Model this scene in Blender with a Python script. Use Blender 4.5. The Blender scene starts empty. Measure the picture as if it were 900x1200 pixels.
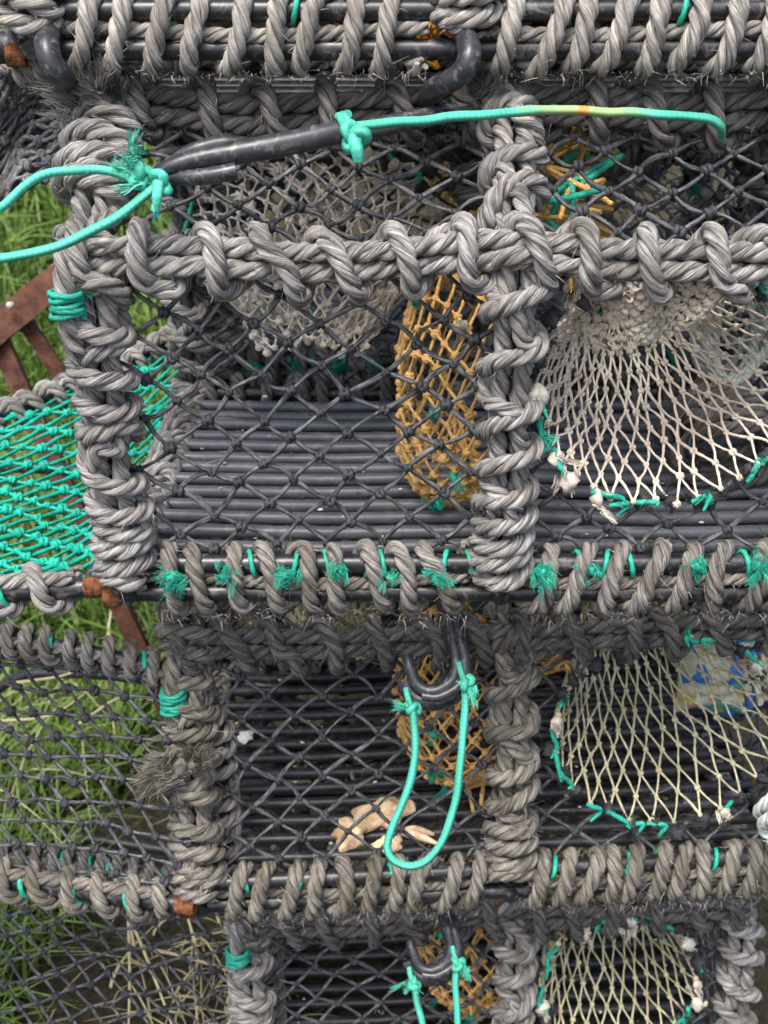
import bpy, math, random
import numpy as np
from mathutils import Vector, Matrix

# ------------------------------------------------------------------ basics
sc = bpy.context.scene
COL = sc.collection
H = 1.42                       # eye height of the camera above the ground
PITCH = math.radians(25.0)     # camera looks down by this much
FPX = 1550.0                   # focal length in pixels of a 900 x 1200 frame
cp, sp = math.cos(PITCH), math.sin(PITCH)
RNG = np.random.default_rng(11)


def at(u, v, d):
    """survey point: direction read from the photograph, depth d in metres"""
    xc, yc = (u - 450.0) / FPX * d, (v - 600.0) / FPX * d
    return np.array([xc, d * cp - yc * sp, H - d * sp - yc * cp])


def nrm(a):
    return a / np.maximum(np.linalg.norm(a, axis=-1, keepdims=True), 1e-9)


def noise1(s, freq, seed):
    r = np.random.default_rng(seed)
    out = np.zeros_like(s, dtype=float)
    for k in range(4):
        out += np.sin(s * freq * (0.6 + 0.55 * k + 0.4 * r.random()) * 2 * math.pi + r.random() * 6.28) / (1 + 0.5 * k)
    return out / 2.2


def catmull(P, n=12):
    P = np.asarray(P, float)
    Q = np.vstack([2 * P[0] - P[1], P, 2 * P[-1] - P[-2]])
    out = []
    t = np.linspace(0, 1, n, endpoint=False)[:, None]
    for i in range(1, len(Q) - 2):
        a, b, c, d = Q[i - 1], Q[i], Q[i + 1], Q[i + 2]
        out.append(0.5 * ((2 * b) + (c - a) * t + (2 * a - 5 * b + 4 * c - d) * t ** 2 + (3 * b - a - 3 * c + d) * t ** 3))
    out.append(P[-1:])
    return np.vstack(out)


def resample(P, ds):
    P = np.asarray(P, float)
    seg = np.linalg.norm(np.diff(P, axis=0), axis=1)
    s = np.concatenate([[0], np.cumsum(seg)])
    n = max(3, int(math.ceil(s[-1] / ds)) + 1)
    t = np.linspace(0, s[-1], n)
    return np.stack([np.interp(t, s, P[:, k]) for k in range(3)], 1), t


def tangents(P):
    return nrm(np.gradient(P, axis=0))


def transport(P):
    T = tangents(P)
    up = np.array([0.0, 0, 1]) if abs(T[0, 2]) < 0.8 else np.array([1.0, 0, 0])
    e = up - T[0] * up.dot(T[0])
    e /= np.linalg.norm(e)
    E = np.empty_like(P)
    for i in range(len(P)):
        t = T[i]
        e = e - t * (e[0] * t[0] + e[1] * t[1] + e[2] * t[2])
        e = e / math.sqrt(e[0] ** 2 + e[1] ** 2 + e[2] ** 2)
        E[i] = e
    return T, E, np.cross(T, E)


def round_poly(pts, rad):
    pts = [np.asarray(p, float) for p in pts]
    out = [pts[0]]
    for i in range(1, len(pts) - 1):
        a, b, c = pts[i - 1], pts[i], pts[i + 1]
        r = min(rad, 0.45 * np.linalg.norm(a - b), 0.45 * np.linalg.norm(c - b))
        p0 = b + (a - b) / np.linalg.norm(a - b) * r
        p1 = b + (c - b) / np.linalg.norm(c - b) * r
        for t in np.linspace(0, 1, 9):
            out.append((1 - t) ** 2 * p0 + 2 * t * (1 - t) * b + t * t * p1)
    out.append(pts[-1])
    return np.array(out)


class MB:
    """collects swept tubes, ropes, nets, hairs; builds ONE mesh"""

    def __init__(self):
        self.v, self.f, self.uv, self.m, self.sm, self.n = [], [], [], [], [], 0

    def add(self, V, F, UV=None, mat=0, smooth=True):
        V = np.asarray(V, float).reshape(-1, 3)
        F = np.asarray(F, np.int64)
        if len(F) == 0:
            return
        if F.shape[1] == 3:
            F = np.concatenate([F, -np.ones((len(F), 1), np.int64)], 1)
            if UV is not None:
                UV = np.concatenate([UV, np.zeros((len(UV), 1, 2))], 1)
        if UV is None:
            UV = np.zeros((len(F), 4, 2))
        self.v.append(V)
        self.f.append(np.where(F >= 0, F + self.n, -1))
        self.uv.append(UV)
        self.m.append(np.full(len(F), mat))
        self.sm.append(np.full(len(F), smooth))
        self.n += len(V)

    def build(self, name, mats, parent=None):
        me = bpy.data.meshes.new(name)
        if self.n:
            V = np.concatenate(self.v)
            F = np.concatenate(self.f)
            UV = np.concatenate(self.uv)
            keep = F >= 0
            cnt = keep.sum(1)
            loops = F[keep]
            me.vertices.add(len(V))
            me.vertices.foreach_set('co', V.astype(np.float32).ravel())
            me.loops.add(len(loops))
            me.loops.foreach_set('vertex_index', loops.astype(np.int32))
            me.polygons.add(len(F))
            st = np.concatenate([[0], np.cumsum(cnt)[:-1]])
            me.polygons.foreach_set('loop_start', st.astype(np.int32))
            me.polygons.foreach_set('loop_total', cnt.astype(np.int32))
            me.polygons.foreach_set('material_index', np.concatenate(self.m).astype(np.int32))
            me.polygons.foreach_set('use_smooth', np.concatenate(self.sm))
            me.update(calc_edges=True)
            lay = me.uv_layers.new(name='UVMap')
            lay.data.foreach_set('uv', UV[keep].astype(np.float32).ravel())
            me.validate()
        for m in (mats if isinstance(mats, (list, tuple)) else [mats]):
            me.materials.append(m)
        o = bpy.data.objects.new(name, me)
        COL.objects.link(o)
        if parent is not None:
            o.parent = parent
        return o


def grid_faces(N, S, closed=True):
    i = np.arange(N - 1)[:, None]
    j = np.arange(S if closed else S - 1)[None, :]
    j2 = (j + 1) % S
    F = np.stack([i * S + j, (i + 1) * S + j, (i + 1) * S + j2, i * S + j2], -1)
    return F.reshape(-1, 4)


def grid_uv(u, S, v0=0.0):
    N = len(u)
    j = np.arange(S)
    a = np.broadcast_to(u[:-1, None], (N - 1, S))
    b = np.broadcast_to(u[1:, None], (N - 1, S))
    v = np.broadcast_to(j / S + v0, (N - 1, S))
    w = np.broadcast_to((j + 1) / S + v0, (N - 1, S))
    return np.stack([np.stack([a, v], -1), np.stack([b, v], -1), np.stack([b, w], -1), np.stack([a, w], -1)], 2).reshape(-1, 4, 2)


def sweep(mb, C, E1, E2, r, S=8, mat=0, u=None, ply=0, twist=0.0, v0=0.0, caps=False, jitter=0.0):
    N = len(C)
    th = np.arange(S) / S * 2 * math.pi
    r = np.broadcast_to(np.asarray(r, float).reshape(-1, 1), (N, 1)) * np.ones((1, S))
    if u is None:
        u = np.concatenate([[0], np.cumsum(np.linalg.norm(np.diff(C, axis=0), axis=1))])
    if ply:
        r = r * (1 + 0.16 * np.cos(ply * th[None, :] - twist * u[:, None]))
    if jitter:
        r = r * (1 + jitter * RNG.standard_normal((N, S)))
    V = C[:, None] + r[..., None] * (np.cos(th)[None, :, None] * E1[:, None] + np.sin(th)[None, :, None] * E2[:, None])
    mb.add(V, grid_faces(N, S), grid_uv(u, S, v0), mat)
    if caps:
        for k, rev in ((0, True), (N - 1, False)):
            ring = V[k]
            c = ring.mean(0, keepdims=True)
            VV = np.concatenate([ring, c])
            j = np.arange(S)
            F = np.stack([j, (j + 1) % S, np.full(S, S)], 1)
            mb.add(VV, F[:, ::-1] if rev else F, None, mat, smooth=False)
    return V


def tube(mb, P, r, S=10, mat=0, ds=None, caps=True, ply=0, twist=0.0, jitter=0.0):
    ds = ds or (float(np.max(r)) * 0.8)
    C, u = resample(P, ds)
    if np.ndim(r):
        r = np.interp(np.linspace(0, 1, len(C)), np.linspace(0, 1, len(r)), r)
    T, E1, E2 = transport(C)
    return sweep(mb, C, E1, E2, r, S, mat, u, ply, twist, caps=caps, jitter=jitter)


def hairs(mb, B, D, L, w=0.00035, mat=1, curl=0.35, droop=0.2, seg=3):
    M = len(B)
    if M == 0:
        return
    D = nrm(D)
    side = nrm(np.cross(D, RNG.standard_normal((M, 3))))
    bend = RNG.standard_normal((M, 3)) * curl
    t = np.linspace(0, 1, seg + 1)[None, :, None]
    L = np.asarray(L).reshape(M, 1, 1)
    C = B[:, None] + L * (D[:, None] * t + bend[:, None] * t ** 2 + np.array([0, 0, -droop]) * t ** 2)
    ww = w * (1 - 0.75 * t)
    V = np.stack([C - side[:, None] * ww, C + side[:, None] * ww], 2)      # M, seg+1, 2, 3
    k = np.arange(seg)
    F1 = np.stack([2 * k, 2 * k + 1, 2 * k + 3, 2 * k + 2], 1)
    F = (np.arange(M)[:, None, None] * (2 * (seg + 1)) + F1[None]).reshape(-1, 4)
    mb.add(V, F, None, mat)


ROPE_SEED = [0]


def rope(mb, P, R, mat=0, fuzz=260, matf=1, lay=6.2, S=8, ends=True, hand=1, rough=0.08):
    """three-strand laid rope along the path P"""
    ROPE_SEED[0] += 1
    seed = ROPE_SEED[0]
    C, u = resample(P, R * 0.42)
    T, E1, E2 = transport(C)
    pitch = R * lay
    ph0 = RNG.random() * 6.28
    wob = 1 + 0.07 * noise1(u, 9.0, seed)
    for k in range(3):
        a = -hand * 2 * math.pi * u / pitch + ph0 + 2 * math.pi * k / 3 + 0.25 * noise1(u, 12.0, seed + 50)
        er = np.cos(a)[:, None] * E1 + np.sin(a)[:, None] * E2
        sc_ = C + er * (R * 0.54 * wob)[:, None]
        Ts = tangents(sc_)
        e1 = nrm(er - Ts * (er * Ts).sum(1, keepdims=True))
        e2 = np.cross(Ts, e1)
        rs = R * 0.50 * (1 + 0.09 * noise1(u, 30.0, seed * 3 + k)) * wob
        if ends:
            n = min(4, len(rs) // 3)
            rs[:n] *= np.linspace(0.55, 1, n)
            rs[-n:] *= np.linspace(1, 0.55, n)
        V = sweep(mb, sc_, e1, e2, rs, S, mat, u + seed * 0.37, v0=k * 0.37, jitter=rough, caps=ends)
        nh = int(fuzz * 1.8 * u[-1] / 3)
        if nh:
            ii = RNG.integers(0, len(C), nh)
            jj = RNG.integers(0, S, nh)
            base = V[ii, jj]
            out = nrm(base - sc_[ii])
            # only on the outside of the rope
            ok = (out * er[ii]).sum(1) > -0.2
            base, out, tt = base[ok], out[ok], Ts[ii][ok]
            sg = np.sign(RNG.standard_normal((len(base), 1)))
            d = out * RNG.uniform(0.25, 1.0, (len(base), 1)) + tt * sg * 0.8 + 0.3 * RNG.standard_normal((len(base), 3))
            hairs(mb, base, d, RNG.uniform(0.002, 0.008, len(base)) * np.where(RNG.random(len(base)) < 0.06, 1.9, 1.0), 0.00026, matf, curl=0.5)


def helix(C, N, B, ra, rb, pitch, phase=0.0, hand=1, jit=0.25, seed=1, rjit=0.05, per_turn=26, tilt=0.0):
    """path wound round a spine C (frame N, B); pitch scalar or array along the spine"""
    s = np.concatenate([[0], np.cumsum(np.linalg.norm(np.diff(C, axis=0), axis=1))])
    p = np.broadcast_to(np.asarray(pitch, float), (len(s),)) if np.ndim(pitch) == 0 else np.interp(s / s[-1], np.linspace(0, 1, len(pitch)), pitch)
    fine = np.linspace(0, s[-1], 4000)
    ph = np.cumsum(2 * math.pi / np.interp(fine, s, p)) * (fine[1] - fine[0])
    ph = ph + jit * noise1(fine, 16.0, seed)
    n = max(8, int(ph[-1] / (2 * math.pi) * per_turn))
    idx = np.interp(np.linspace(ph[0], ph[-1], n), np.maximum.accumulate(ph), fine)
    a = hand * (np.interp(idx, fine, ph) + phase)
    if tilt:
        idx = np.clip(idx + tilt * np.sin(a + 3 * noise1(idx, 9.0, seed + 4)) * (0.6 + 0.8 * noise1(idx, 13.0, seed + 5)), 0, s[-1])
    f = lambda A: np.stack([np.interp(idx, s, A[:, k]) for k in range(3)], 1)
    k = 1 + rjit * noise1(idx, 24.0, seed + 9)
    return f(C) + (k * np.cos(a) * ra)[:, None] * f(N) + (k * np.sin(a) * rb)[:, None] * f(B)


# ---- net -------------------------------------------------------------
def _torus(R, r, n=12, m=6):
    a = np.arange(n) / n * 2 * math.pi
    b = np.arange(m) / m * 2 * math.pi
    A, B = np.meshgrid(a, b, indexing='ij')
    V = np.stack([(R + r * np.cos(B)) * np.cos(A), (R + r * np.cos(B)) * np.sin(A), r * np.sin(B)], -1)
    i = np.arange(n)[:, None]
    j = np.arange(m)[None]
    F = np.stack([i * m + j, ((i + 1) % n) * m + j, ((i + 1) % n) * m + (j + 1) % m, i * m + (j + 1) % m], -1).reshape(-1, 4)
    return V.reshape(-1, 3), F


def _rot(ax, deg):
    return np.array(Matrix.Rotation(math.radians(deg), 3, ax))


def knot_template():
    Vs, Fs, UVs, n = [], [], [], 0
    # a sheet-bend like lump: two tight turns crossed by one bight, all in units of the twine radius
    for (R, r, ax, dg, off) in ((1.25, 1.0, 'Y', 78, (-0.75, 0, 0.35)), (1.25, 1.0, 'Y', 100, (0.8, 0.1, 0.25)), (1.45, 0.95, 'X', 68, (0, 0.1, 0.2))):
        V, F = _torus(R, r)
        V = V @ _rot(ax, dg).T + np.array(off)
        Vs.append(V)
        Fs.append(F + n)
        n += len(V)
        uu = V[:, 0] * 0.002
        vv = np.tile(np.arange(6) / 6, 12)
        UVs.append(np.stack([uu[F], vv[F]], -1))
    return np.concatenate(Vs), np.concatenate(Fs), np.concatenate(UVs)


KV, KF, KUV = knot_template()


def knots(mb, P, X, Y, Z, scale, mat=0):
    M = len(P)
    if M == 0:
        return
    a = RNG.uniform(-0.6, 0.6, M) + np.where(RNG.random(M) < 0.5, 0, math.pi)
    c, s = np.cos(a)[:, None], np.sin(a)[:, None]
    X2, Y2 = X * c + Y * s, -X * s + Y * c
    sc_ = scale * RNG.uniform(0.75, 1.2, (M, 1, 1))
    q = KV[None] * sc_
    V = P[:, None] + q[..., :1] * X2[:, None] + q[..., 1:2] * Y2[:, None] + q[..., 2:] * Z[:, None]
    F = (np.arange(M)[:, None, None] * len(KV) + KF[None]).reshape(-1, 4)
    UV = np.broadcast_to(KUV[None], (M,) + KUV.shape).reshape(-1, 4, 2)
    mb.add(V, F, UV + RNG.random() * 3, mat)


def twines(mb, pts, Nn, r, S=8, mat=0, ply=2, twist=900.0):
    """pts (E,K,3) many small tubes at once, Nn (E,3) any vector not along them"""
    E, K, _ = pts.shape
    if E == 0:
        return
    T = nrm(np.gradient(pts, axis=1))
    e1 = Nn[:, None] - T * (Nn[:, None] * T).sum(-1, keepdims=True)
    e1 = nrm(e1)
    e2 = np.cross(T, e1)
    u = np.concatenate([np.zeros((E, 1)), np.cumsum(np.linalg.norm(np.diff(pts, axis=1), axis=-1), 1)], 1)
    th = np.arange(S) / S * 2 * math.pi
    ph = RNG.random((E, 1, 1)) * 6
    rr = r * (1 + 0.26 * np.cos(ply * th[None, None] - twist * u[..., None] + ph)) * RNG.uniform(0.86, 1.12, (E, 1, 1))
    V = pts[:, :, None] + rr[..., None] * (np.cos(th)[None, None, :, None] * e1[:, :, None] + np.sin(th)[None, None, :, None] * e2[:, :, None])
    F1 = grid_faces(K, S)
    F = (np.arange(E)[:, None, None] * (K * S) + F1[None]).reshape(-1, 4)
    uo = u + RNG.random((E, 1)) * 5
    j = np.arange(S)
    a = np.broadcast_to(uo[:, :-1, None], (E, K - 1, S))
    b = np.broadcast_to(uo[:, 1:, None], (E, K - 1, S))
    v = np.broadcast_to(j / S, (E, K - 1, S))
    w = np.broadcast_to((j + 1) / S, (E, K - 1, S))
    UV = np.stack([np.stack([a, v], -1), np.stack([b, v], -1), np.stack([b, w], -1), np.stack([a, w], -1)], 3).reshape(-1, 4, 2)
    mb.add(V, F, UV, mat)


def net(mb, P, a, b, srange, trange, r, dom=None, jit=0.0015, sag=0.0, kscale=1.35, mat=0, K=7, seed=0, warp=0.0, origin=(0, 0), rough=0.0012, kmat=None):
    """knotted diamond mesh with lattice vectors a, b laid on the surface P(s, t)"""
    rg = np.random.default_rng(seed + 77)
    a, b = np.array(a, float), np.array(b, float)
    (s0, s1), (t0, t1) = srange, trange

    def inside(s, t):
        ok = (s >= s0) & (s <= s1) & (t >= t0) & (t <= t1)
        if dom is not None:
            ok &= dom(s, t)
        return ok

    M = np.linalg.inv(np.stack([a, b], 1))
    cor = np.array([[s0, t0], [s0, t1], [s1, t0], [s1, t1]]) - np.array(origin)
    ij = cor @ M.T
    lo, hi = np.floor(ij.min(0)).astype(int) - 1, np.ceil(ij.max(0)).astype(int) + 2
    I, J = np.meshgrid(np.arange(lo[0], hi[0]), np.arange(lo[1], hi[1]), indexing='ij')
    base = np.array(origin) + I[..., None] * a + J[..., None] * b
    base = base + rg.normal(0, jit, base.shape)
    if warp:
        s, t = base[..., 0], base[..., 1]
        base = base + warp * np.stack([np.sin(s * 31 + t * 17 + seed) + 0.6 * np.sin(t * 43 + seed * 2), np.sin(t * 27 - s * 21 + 1.3 * seed) + 0.6 * np.sin(s * 39 + seed)], -1)
    ins = inside(base[..., 0], base[..., 1])

    def surf(q):
        return P(q[..., 0], q[..., 1])

    e = 1e-3
    kq = base[ins]
    kp = surf(kq)
    X = nrm(surf(kq + [e, 0]) - kp)
    Y = nrm(surf(kq + [0, e]) - kp)
    Z = nrm(np.cross(X, Y))
    Y = np.cross(Z, X)
    knots(mb, kp, X, Y, Z, r * kscale, mat if kmat is None else kmat)
    Q0, Q1 = [], []
    for di, dj in ((1, 0), (0, 1)):
        A = base[:base.shape[0] - di, :base.shape[1] - dj]
        Bq = base[di:, dj:]
        ia = ins[:ins.shape[0] - di, :ins.shape[1] - dj]
        ib = ins[di:, dj:]
        both = ia & ib
        Q0.append(A[both])
        Q1.append(Bq[both])
        for one, S_, E_ in ((ia & ~ib, A, Bq), (ib & ~ia, Bq, A)):
            p, q = S_[one], E_[one]
            lo_, hi_ = np.zeros(len(p)), np.ones(len(p))
            for _ in range(12):
                mid = (lo_ + hi_) / 2
                z = p + (q - p) * mid[:, None]
                okm = inside(z[:, 0], z[:, 1])
                lo_ = np.where(okm, mid, lo_)
                hi_ = np.where(okm, hi_, mid)
            Q0.append(p)
            Q1.append(p + (q - p) * lo_[:, None])
    Q0, Q1 = np.concatenate(Q0), np.concatenate(Q1)
    if len(Q0) == 0:
        return
    t = np.linspace(0, 1, K)[None, :, None]
    q = Q0[:, None] * (1 - t) + Q1[:, None] * t
    pts = surf(q)
    bow = np.sin(t * math.pi)
    pts = pts + bow * (rg.normal(0, rough, (len(Q0), 1, 3)) + np.array([0, 0, -sag]))
    mid = Q0
    X = surf(mid + [e, 0]) - surf(mid)
    Y = surf(mid + [0, e]) - surf(mid)
    twines(mb, pts, nrm(np.cross(X, Y)), r, mat=mat)


def funnel(mb, P, M, N, r, kscale=1.3, mat=0, jit=0.1, K=6, seed=0, gap=None, wob=0.002):
    """tube of netting P(theta, t), M meshes round, N rows, elongated diamonds"""
    rg = np.random.default_rng(seed + 5)
    i = np.arange(M)[None]
    j = np.arange(N + 1)[:, None]
    th = (i + 0.5 * (j % 2)) / M * 2 * math.pi + rg.normal(0, jit * 1.2 / M, (N + 1, M))
    t = j / N + 0 * i + rg.normal(0, jit * 0.35 / N, (N + 1, M))
    t = np.clip(t, 0, 1)
    K0 = P(th, t) + rg.normal(0, wob, (N + 1, M, 3))
    X = nrm(P(th + 1e-3, t) - P(th, t))
    Y = nrm(P(th, np.minimum(t + 1e-3, 1)) - P(th, np.minimum(t + 1e-3, 1) - 1e-3))
    Z = nrm(np.cross(X, Y))
    Y = np.cross(Z, X)
    keep = np.ones((N + 1, M), bool)
    if gap is not None:
        keep = ~gap(th % (2 * math.pi), t)
    knots(mb, K0[keep], X[keep], Y[keep], Z[keep], r * kscale, mat)
    A, B, Zs = [], [], []
    for d in (0, 1):
        for row in range(N):
            tgt = (np.arange(M) + (d if row % 2 else d - 1)) % M
            ok = keep[row] & keep[row + 1][tgt]
            A.append(K0[row][ok])
            B.append(K0[row + 1][tgt][ok])
            Zs.append(Z[row][ok])
    A, B, Zs = np.concatenate(A), np.concatenate(B), np.concatenate(Zs)
    tt = np.linspace(0, 1, K)[None, :, None]
    pts = A[:, None] * (1 - tt) + B[:, None] * tt + np.sin(tt * math.pi) * rg.normal(0, wob * 0.7, (len(A), 1, 3))
    twines(mb, pts, Zs, r, S=7, mat=mat, twist=1700.0)


def lump(mb, c, r, mat=0, seed=0, n=10, m=7, amp=0.3, stretch=(1, 1, 1)):
    rg = np.random.default_rng(seed)
    a = np.arange(n) / n * 2 * math.pi
    b = np.linspace(0.05, math.pi - 0.05, m)
    B, A = np.meshgrid(b, a, indexing='ij')
    D = np.stack([np.sin(B) * np.cos(A), np.sin(B) * np.sin(A), np.cos(B)], -1)
    k = 1 + amp * (np.sin(D @ rg.normal(0, 3, 3) + 1) + np.sin(D @ rg.normal(0, 5, 3)) * 0.7) * 0.6
    V = np.asarray(c) + D * k[..., None] * r * np.array(stretch)
    mb.add(V, grid_faces(m, n), grid_uv(np.linspace(0, 0.03, m), n), mat)


def tuft(mb, c, d, n, L, spread=0.5, w=0.0004, mat=0, r0=0.003, curl=0.3, droop=0.1):
    """frayed end: wavy fibres that keep together in locks"""
    c = np.asarray(c, float)
    nl = max(3, n // 22)
    lockd = nrm(np.asarray(d, float)) + RNG.normal(0, spread, (nl, 3))
    lockb = RNG.normal(0, r0, (nl, 3))
    lockl = RNG.uniform(0.55, 1.1, nl)
    lockc = RNG.normal(0, curl * 0.9, (nl, 3))
    k = RNG.integers(0, nl, n)
    B = c + lockb[k] + RNG.normal(0, r0 * 0.35, (n, 3))
    D = lockd[k] + RNG.normal(0, spread * 0.22, (n, 3))
    ln = (L * lockl[k] * RNG.uniform(0.75, 1.1, n)).reshape(n, 1, 1)
    D = nrm(D)
    side = nrm(np.cross(D, RNG.standard_normal((n, 3))))
    seg = 5
    t = np.linspace(0, 1, seg + 1)[None, :, None]
    wave = np.sin(t * 7 + lockd[k][:, :1, None] * 9) * t * 0.10
    bend = (lockc[k] + RNG.normal(0, curl * 0.3, (n, 3)))[:, None]
    C = B[:, None] + ln * (D[:, None] * t + bend * t ** 2 + side[:, None] * wave + np.array([0, 0, -droop]) * t ** 2)
    ww = w * (1 - 0.6 * t)
    V = np.stack([C - side[:, None] * ww, C + side[:, None] * ww], 2)
    q = np.arange(seg)
    F1 = np.stack([2 * q, 2 * q + 1, 2 * q + 3, 2 * q + 2], 1)
    F = (np.arange(n)[:, None, None] * (2 * (seg + 1)) + F1[None]).reshape(-1, 4)
    mb.add(V, F, None, mat)


def cord_knot(mb, c, r, mat=0, seed=0):
    """overhand knot in cord of radius r"""
    rg = np.random.default_rng(seed)
    t = np.linspace(0, 2 * math.pi, 60)
    P = np.stack([np.sin(t) + 1.6 * np.sin(2 * t), np.cos(t) - 1.6 * np.cos(2 * t), -1.1 * np.sin(3 * t)], 1) * r * 0.85
    R = np.array(Matrix.Rotation(rg.random() * 6, 3, Vector(rg.normal(0, 1, 3)).normalized()))
    tube(mb, P @ R.T + np.asarray(c), r, S=8, mat=mat, ds=r * 0.5, ply=3, twist=500)


# ------------------------------------------------------------------ materials
def new_mat(name):
    m = bpy.data.materials.new(name)
    m.use_nodes = True
    nt = m.node_tree
    b = nt.nodes['Principled BSDF']
    return m, nt, b


def N_(nt, typ, **kw):
    n = nt.nodes.new(typ)
    for k, v in kw.items():
        setattr(n, k, v)
    return n


def noise(nt, vec, scale, detail=4.0, rough=0.6, dist=0.0):
    n = N_(nt, 'ShaderNodeTexNoise')
    n.inputs['Scale'].default_value = scale
    n.inputs['Detail'].default_value = detail
    n.inputs['Roughness'].default_value = rough
    n.inputs['Distortion'].default_value = dist
    nt.links.new(vec, n.inputs['Vector'])
    return n.outputs['Fac']


def ramp(nt, fac, stops):
    r = N_(nt, 'ShaderNodeValToRGB')
    el = r.color_ramp.elements
    while len(el) < len(stops):
        el.new(0.5)
    for e, (p, c) in zip(el, stops):
        e.position = p
        e.color = (*c, 1) if len(c) == 3 else c
    nt.links.new(fac, r.inputs['Fac'])
    return r.outputs['Color']


def mix(nt, fac, a, b, blend='MIX'):
    n = N_(nt, 'ShaderNodeMix', data_type='RGBA', blend_type=blend)
    for k, v in (('Factor', fac), ('A', a), ('B', b)):
        sock = [s for s in n.inputs if s.name == k and (s.type == 'RGBA' if k != 'Factor' else s.type == 'VALUE')][0]
        if isinstance(v, (int, float)):
            sock.default_value = v
        elif isinstance(v, tuple):
            sock.default_value = (*v, 1)
        else:
            nt.links.new(v, sock)
    return [s for s in n.outputs if s.type == 'RGBA'][0]


def bump(nt, b, h, strength, dist):
    n = N_(nt, 'ShaderNodeBump')
    n.inputs['Strength'].default_value = strength
    n.inputs['Distance'].default_value = dist
    nt.links.new(h, n.inputs['Height'])
    nt.links.new(n.outputs['Normal'], b.inputs['Normal'])


def uvmap(nt, su, sv):
    t = N_(nt, 'ShaderNodeTexCoord')
    m = N_(nt, 'ShaderNodeMapping')
    m.inputs['Scale'].default_value = (su, sv, 1)
    nt.links.new(t.outputs['UV'], m.inputs['Vector'])
    return m.outputs['Vector']


def objco(nt):
    return N_(nt, 'ShaderNodeTexCoord').outputs['Object']


def fibre_mat(name, dark, light, stain=None, stain_amt=0.5, su=26, sv=9, rough=0.85, bstr=1.0, bdist=0.002, grime_scale=14.0, sheen=0.0):
    """laid fibres: fine lines along the strand, blotchy weathering by place"""
    m, nt, b = new_mat(name)
    f = noise(nt, uvmap(nt, su, sv), 1.0, 5, 0.65, 0.3)
    f2 = noise(nt, uvmap(nt, su * 2.6, sv * 3.1), 1.0, 3, 0.6, 0.2)
    mx = N_(nt, 'ShaderNodeMath', operation='MULTIPLY_ADD')
    mx.inputs[1].default_value = 0.55
    nt.links.new(f2, mx.inputs[0])
    hf = N_(nt, 'ShaderNodeMath', operation='MULTIPLY')
    hf.inputs[1].default_value = 0.55
    nt.links.new(f, hf.inputs[0])
    nt.links.new(hf.outputs[0], mx.inputs[2])
    f = mx.outputs[0]
    c = ramp(nt, f, [(0.43, dark), (0.67, light)])
    g = noise(nt, objco(nt), 55.0, 4, 0.6)
    c = mix(nt, ramp(nt, g, [(0.35, (0, 0, 0)), (0.7, (0.55, 0.55, 0.55))]), c, tuple(0.45 * x for x in dark))
    if stain:
        s = noise(nt, objco(nt), grime_scale, 5, 0.65, 0.5)
        c = mix(nt, ramp(nt, s, [(0.45, (0, 0, 0)), (0.68, (stain_amt,) * 3)]), c, stain)
    nt.links.new(c, b.inputs['Base Color'])
    b.inputs['Roughness'].default_value = rough
    b.inputs['Specular IOR Level'].default_value = 0.3
    if sheen:
        b.inputs['Sheen Weight'].default_value = sheen
    bump(nt, b, f, bstr, bdist)
    return m


def plain(name, c0, c1, scale=40, rough=0.8, bstr=0.3, bdist=0.001, spec=0.4, dust=None, dscale=30, damt=0.5):
    m, nt, b = new_mat(name)
    f = noise(nt, objco(nt), scale, 6, 0.65, 0.3)
    c = ramp(nt, f, [(0.3, c0), (0.7, c1)])
    if dust:
        d = noise(nt, objco(nt), dscale, 6, 0.7, 1.0)
        c = mix(nt, ramp(nt, d, [(0.52, (0, 0, 0)), (0.72, (damt,) * 3)]), c, dust)
    nt.links.new(c, b.inputs['Base Color'])
    b.inputs['Specular IOR Level'].default_value = spec
    rr = ramp(nt, noise(nt, objco(nt), scale * 2.3, 4), [(0.3, (rough * 0.8,) * 3), (0.7, (min(1, rough * 1.2),) * 3)])
    nt.links.new(rr, b.inputs['Roughness'])
    bump(nt, b, f, bstr, bdist)
    return m


M = {}
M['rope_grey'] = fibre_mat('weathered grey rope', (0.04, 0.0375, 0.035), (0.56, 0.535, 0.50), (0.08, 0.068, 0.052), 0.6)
M['rope_pale'] = fibre_mat('sun bleached rope', (0.11, 0.102, 0.09), (0.66, 0.62, 0.555), (0.10, 0.085, 0.065), 0.5)
M['rope_base'] = fibre_mat('worn taupe rope', (0.034, 0.031, 0.027), (0.46, 0.43, 0.385), (0.075, 0.058, 0.04), 0.7, grime_scale=20)
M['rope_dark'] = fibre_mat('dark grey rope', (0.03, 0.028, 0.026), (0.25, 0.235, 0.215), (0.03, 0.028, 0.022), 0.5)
M['rope_brown'] = fibre_mat('algae stained grey rope', (0.036, 0.033, 0.027), (0.40, 0.37, 0.31), (0.06, 0.05, 0.028), 0.75, grime_scale=18)
M['fibre'] = plain('loose rope fibre', (0.26, 0.245, 0.22), (0.46, 0.44, 0.4), 60, 0.9, 0)
M['fibre_mid'] = plain('grey brown rope fibre', (0.06, 0.053, 0.042), (0.22, 0.2, 0.165), 60, 0.9, 0)
M['fibre_dark'] = plain('loose dark rope fibre', (0.06, 0.055, 0.05), (0.2, 0.19, 0.17), 60, 0.9, 0)
M['net_black'] = fibre_mat('black net twine', (0.004, 0.0045, 0.0055), (0.2, 0.205, 0.215), (0.006, 0.006, 0.007), 0.6, su=45, sv=2.4, rough=0.6, bstr=0.7, bdist=0.0006, grime_scale=9)
M['net_worn'] = fibre_mat('worn charcoal net twine', (0.02, 0.021, 0.023), (0.42, 0.42, 0.43), (0.02, 0.02, 0.02), 0.5, su=60, sv=3, rough=0.65, bstr=0.7, bdist=0.0006, grime_scale=9)
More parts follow.
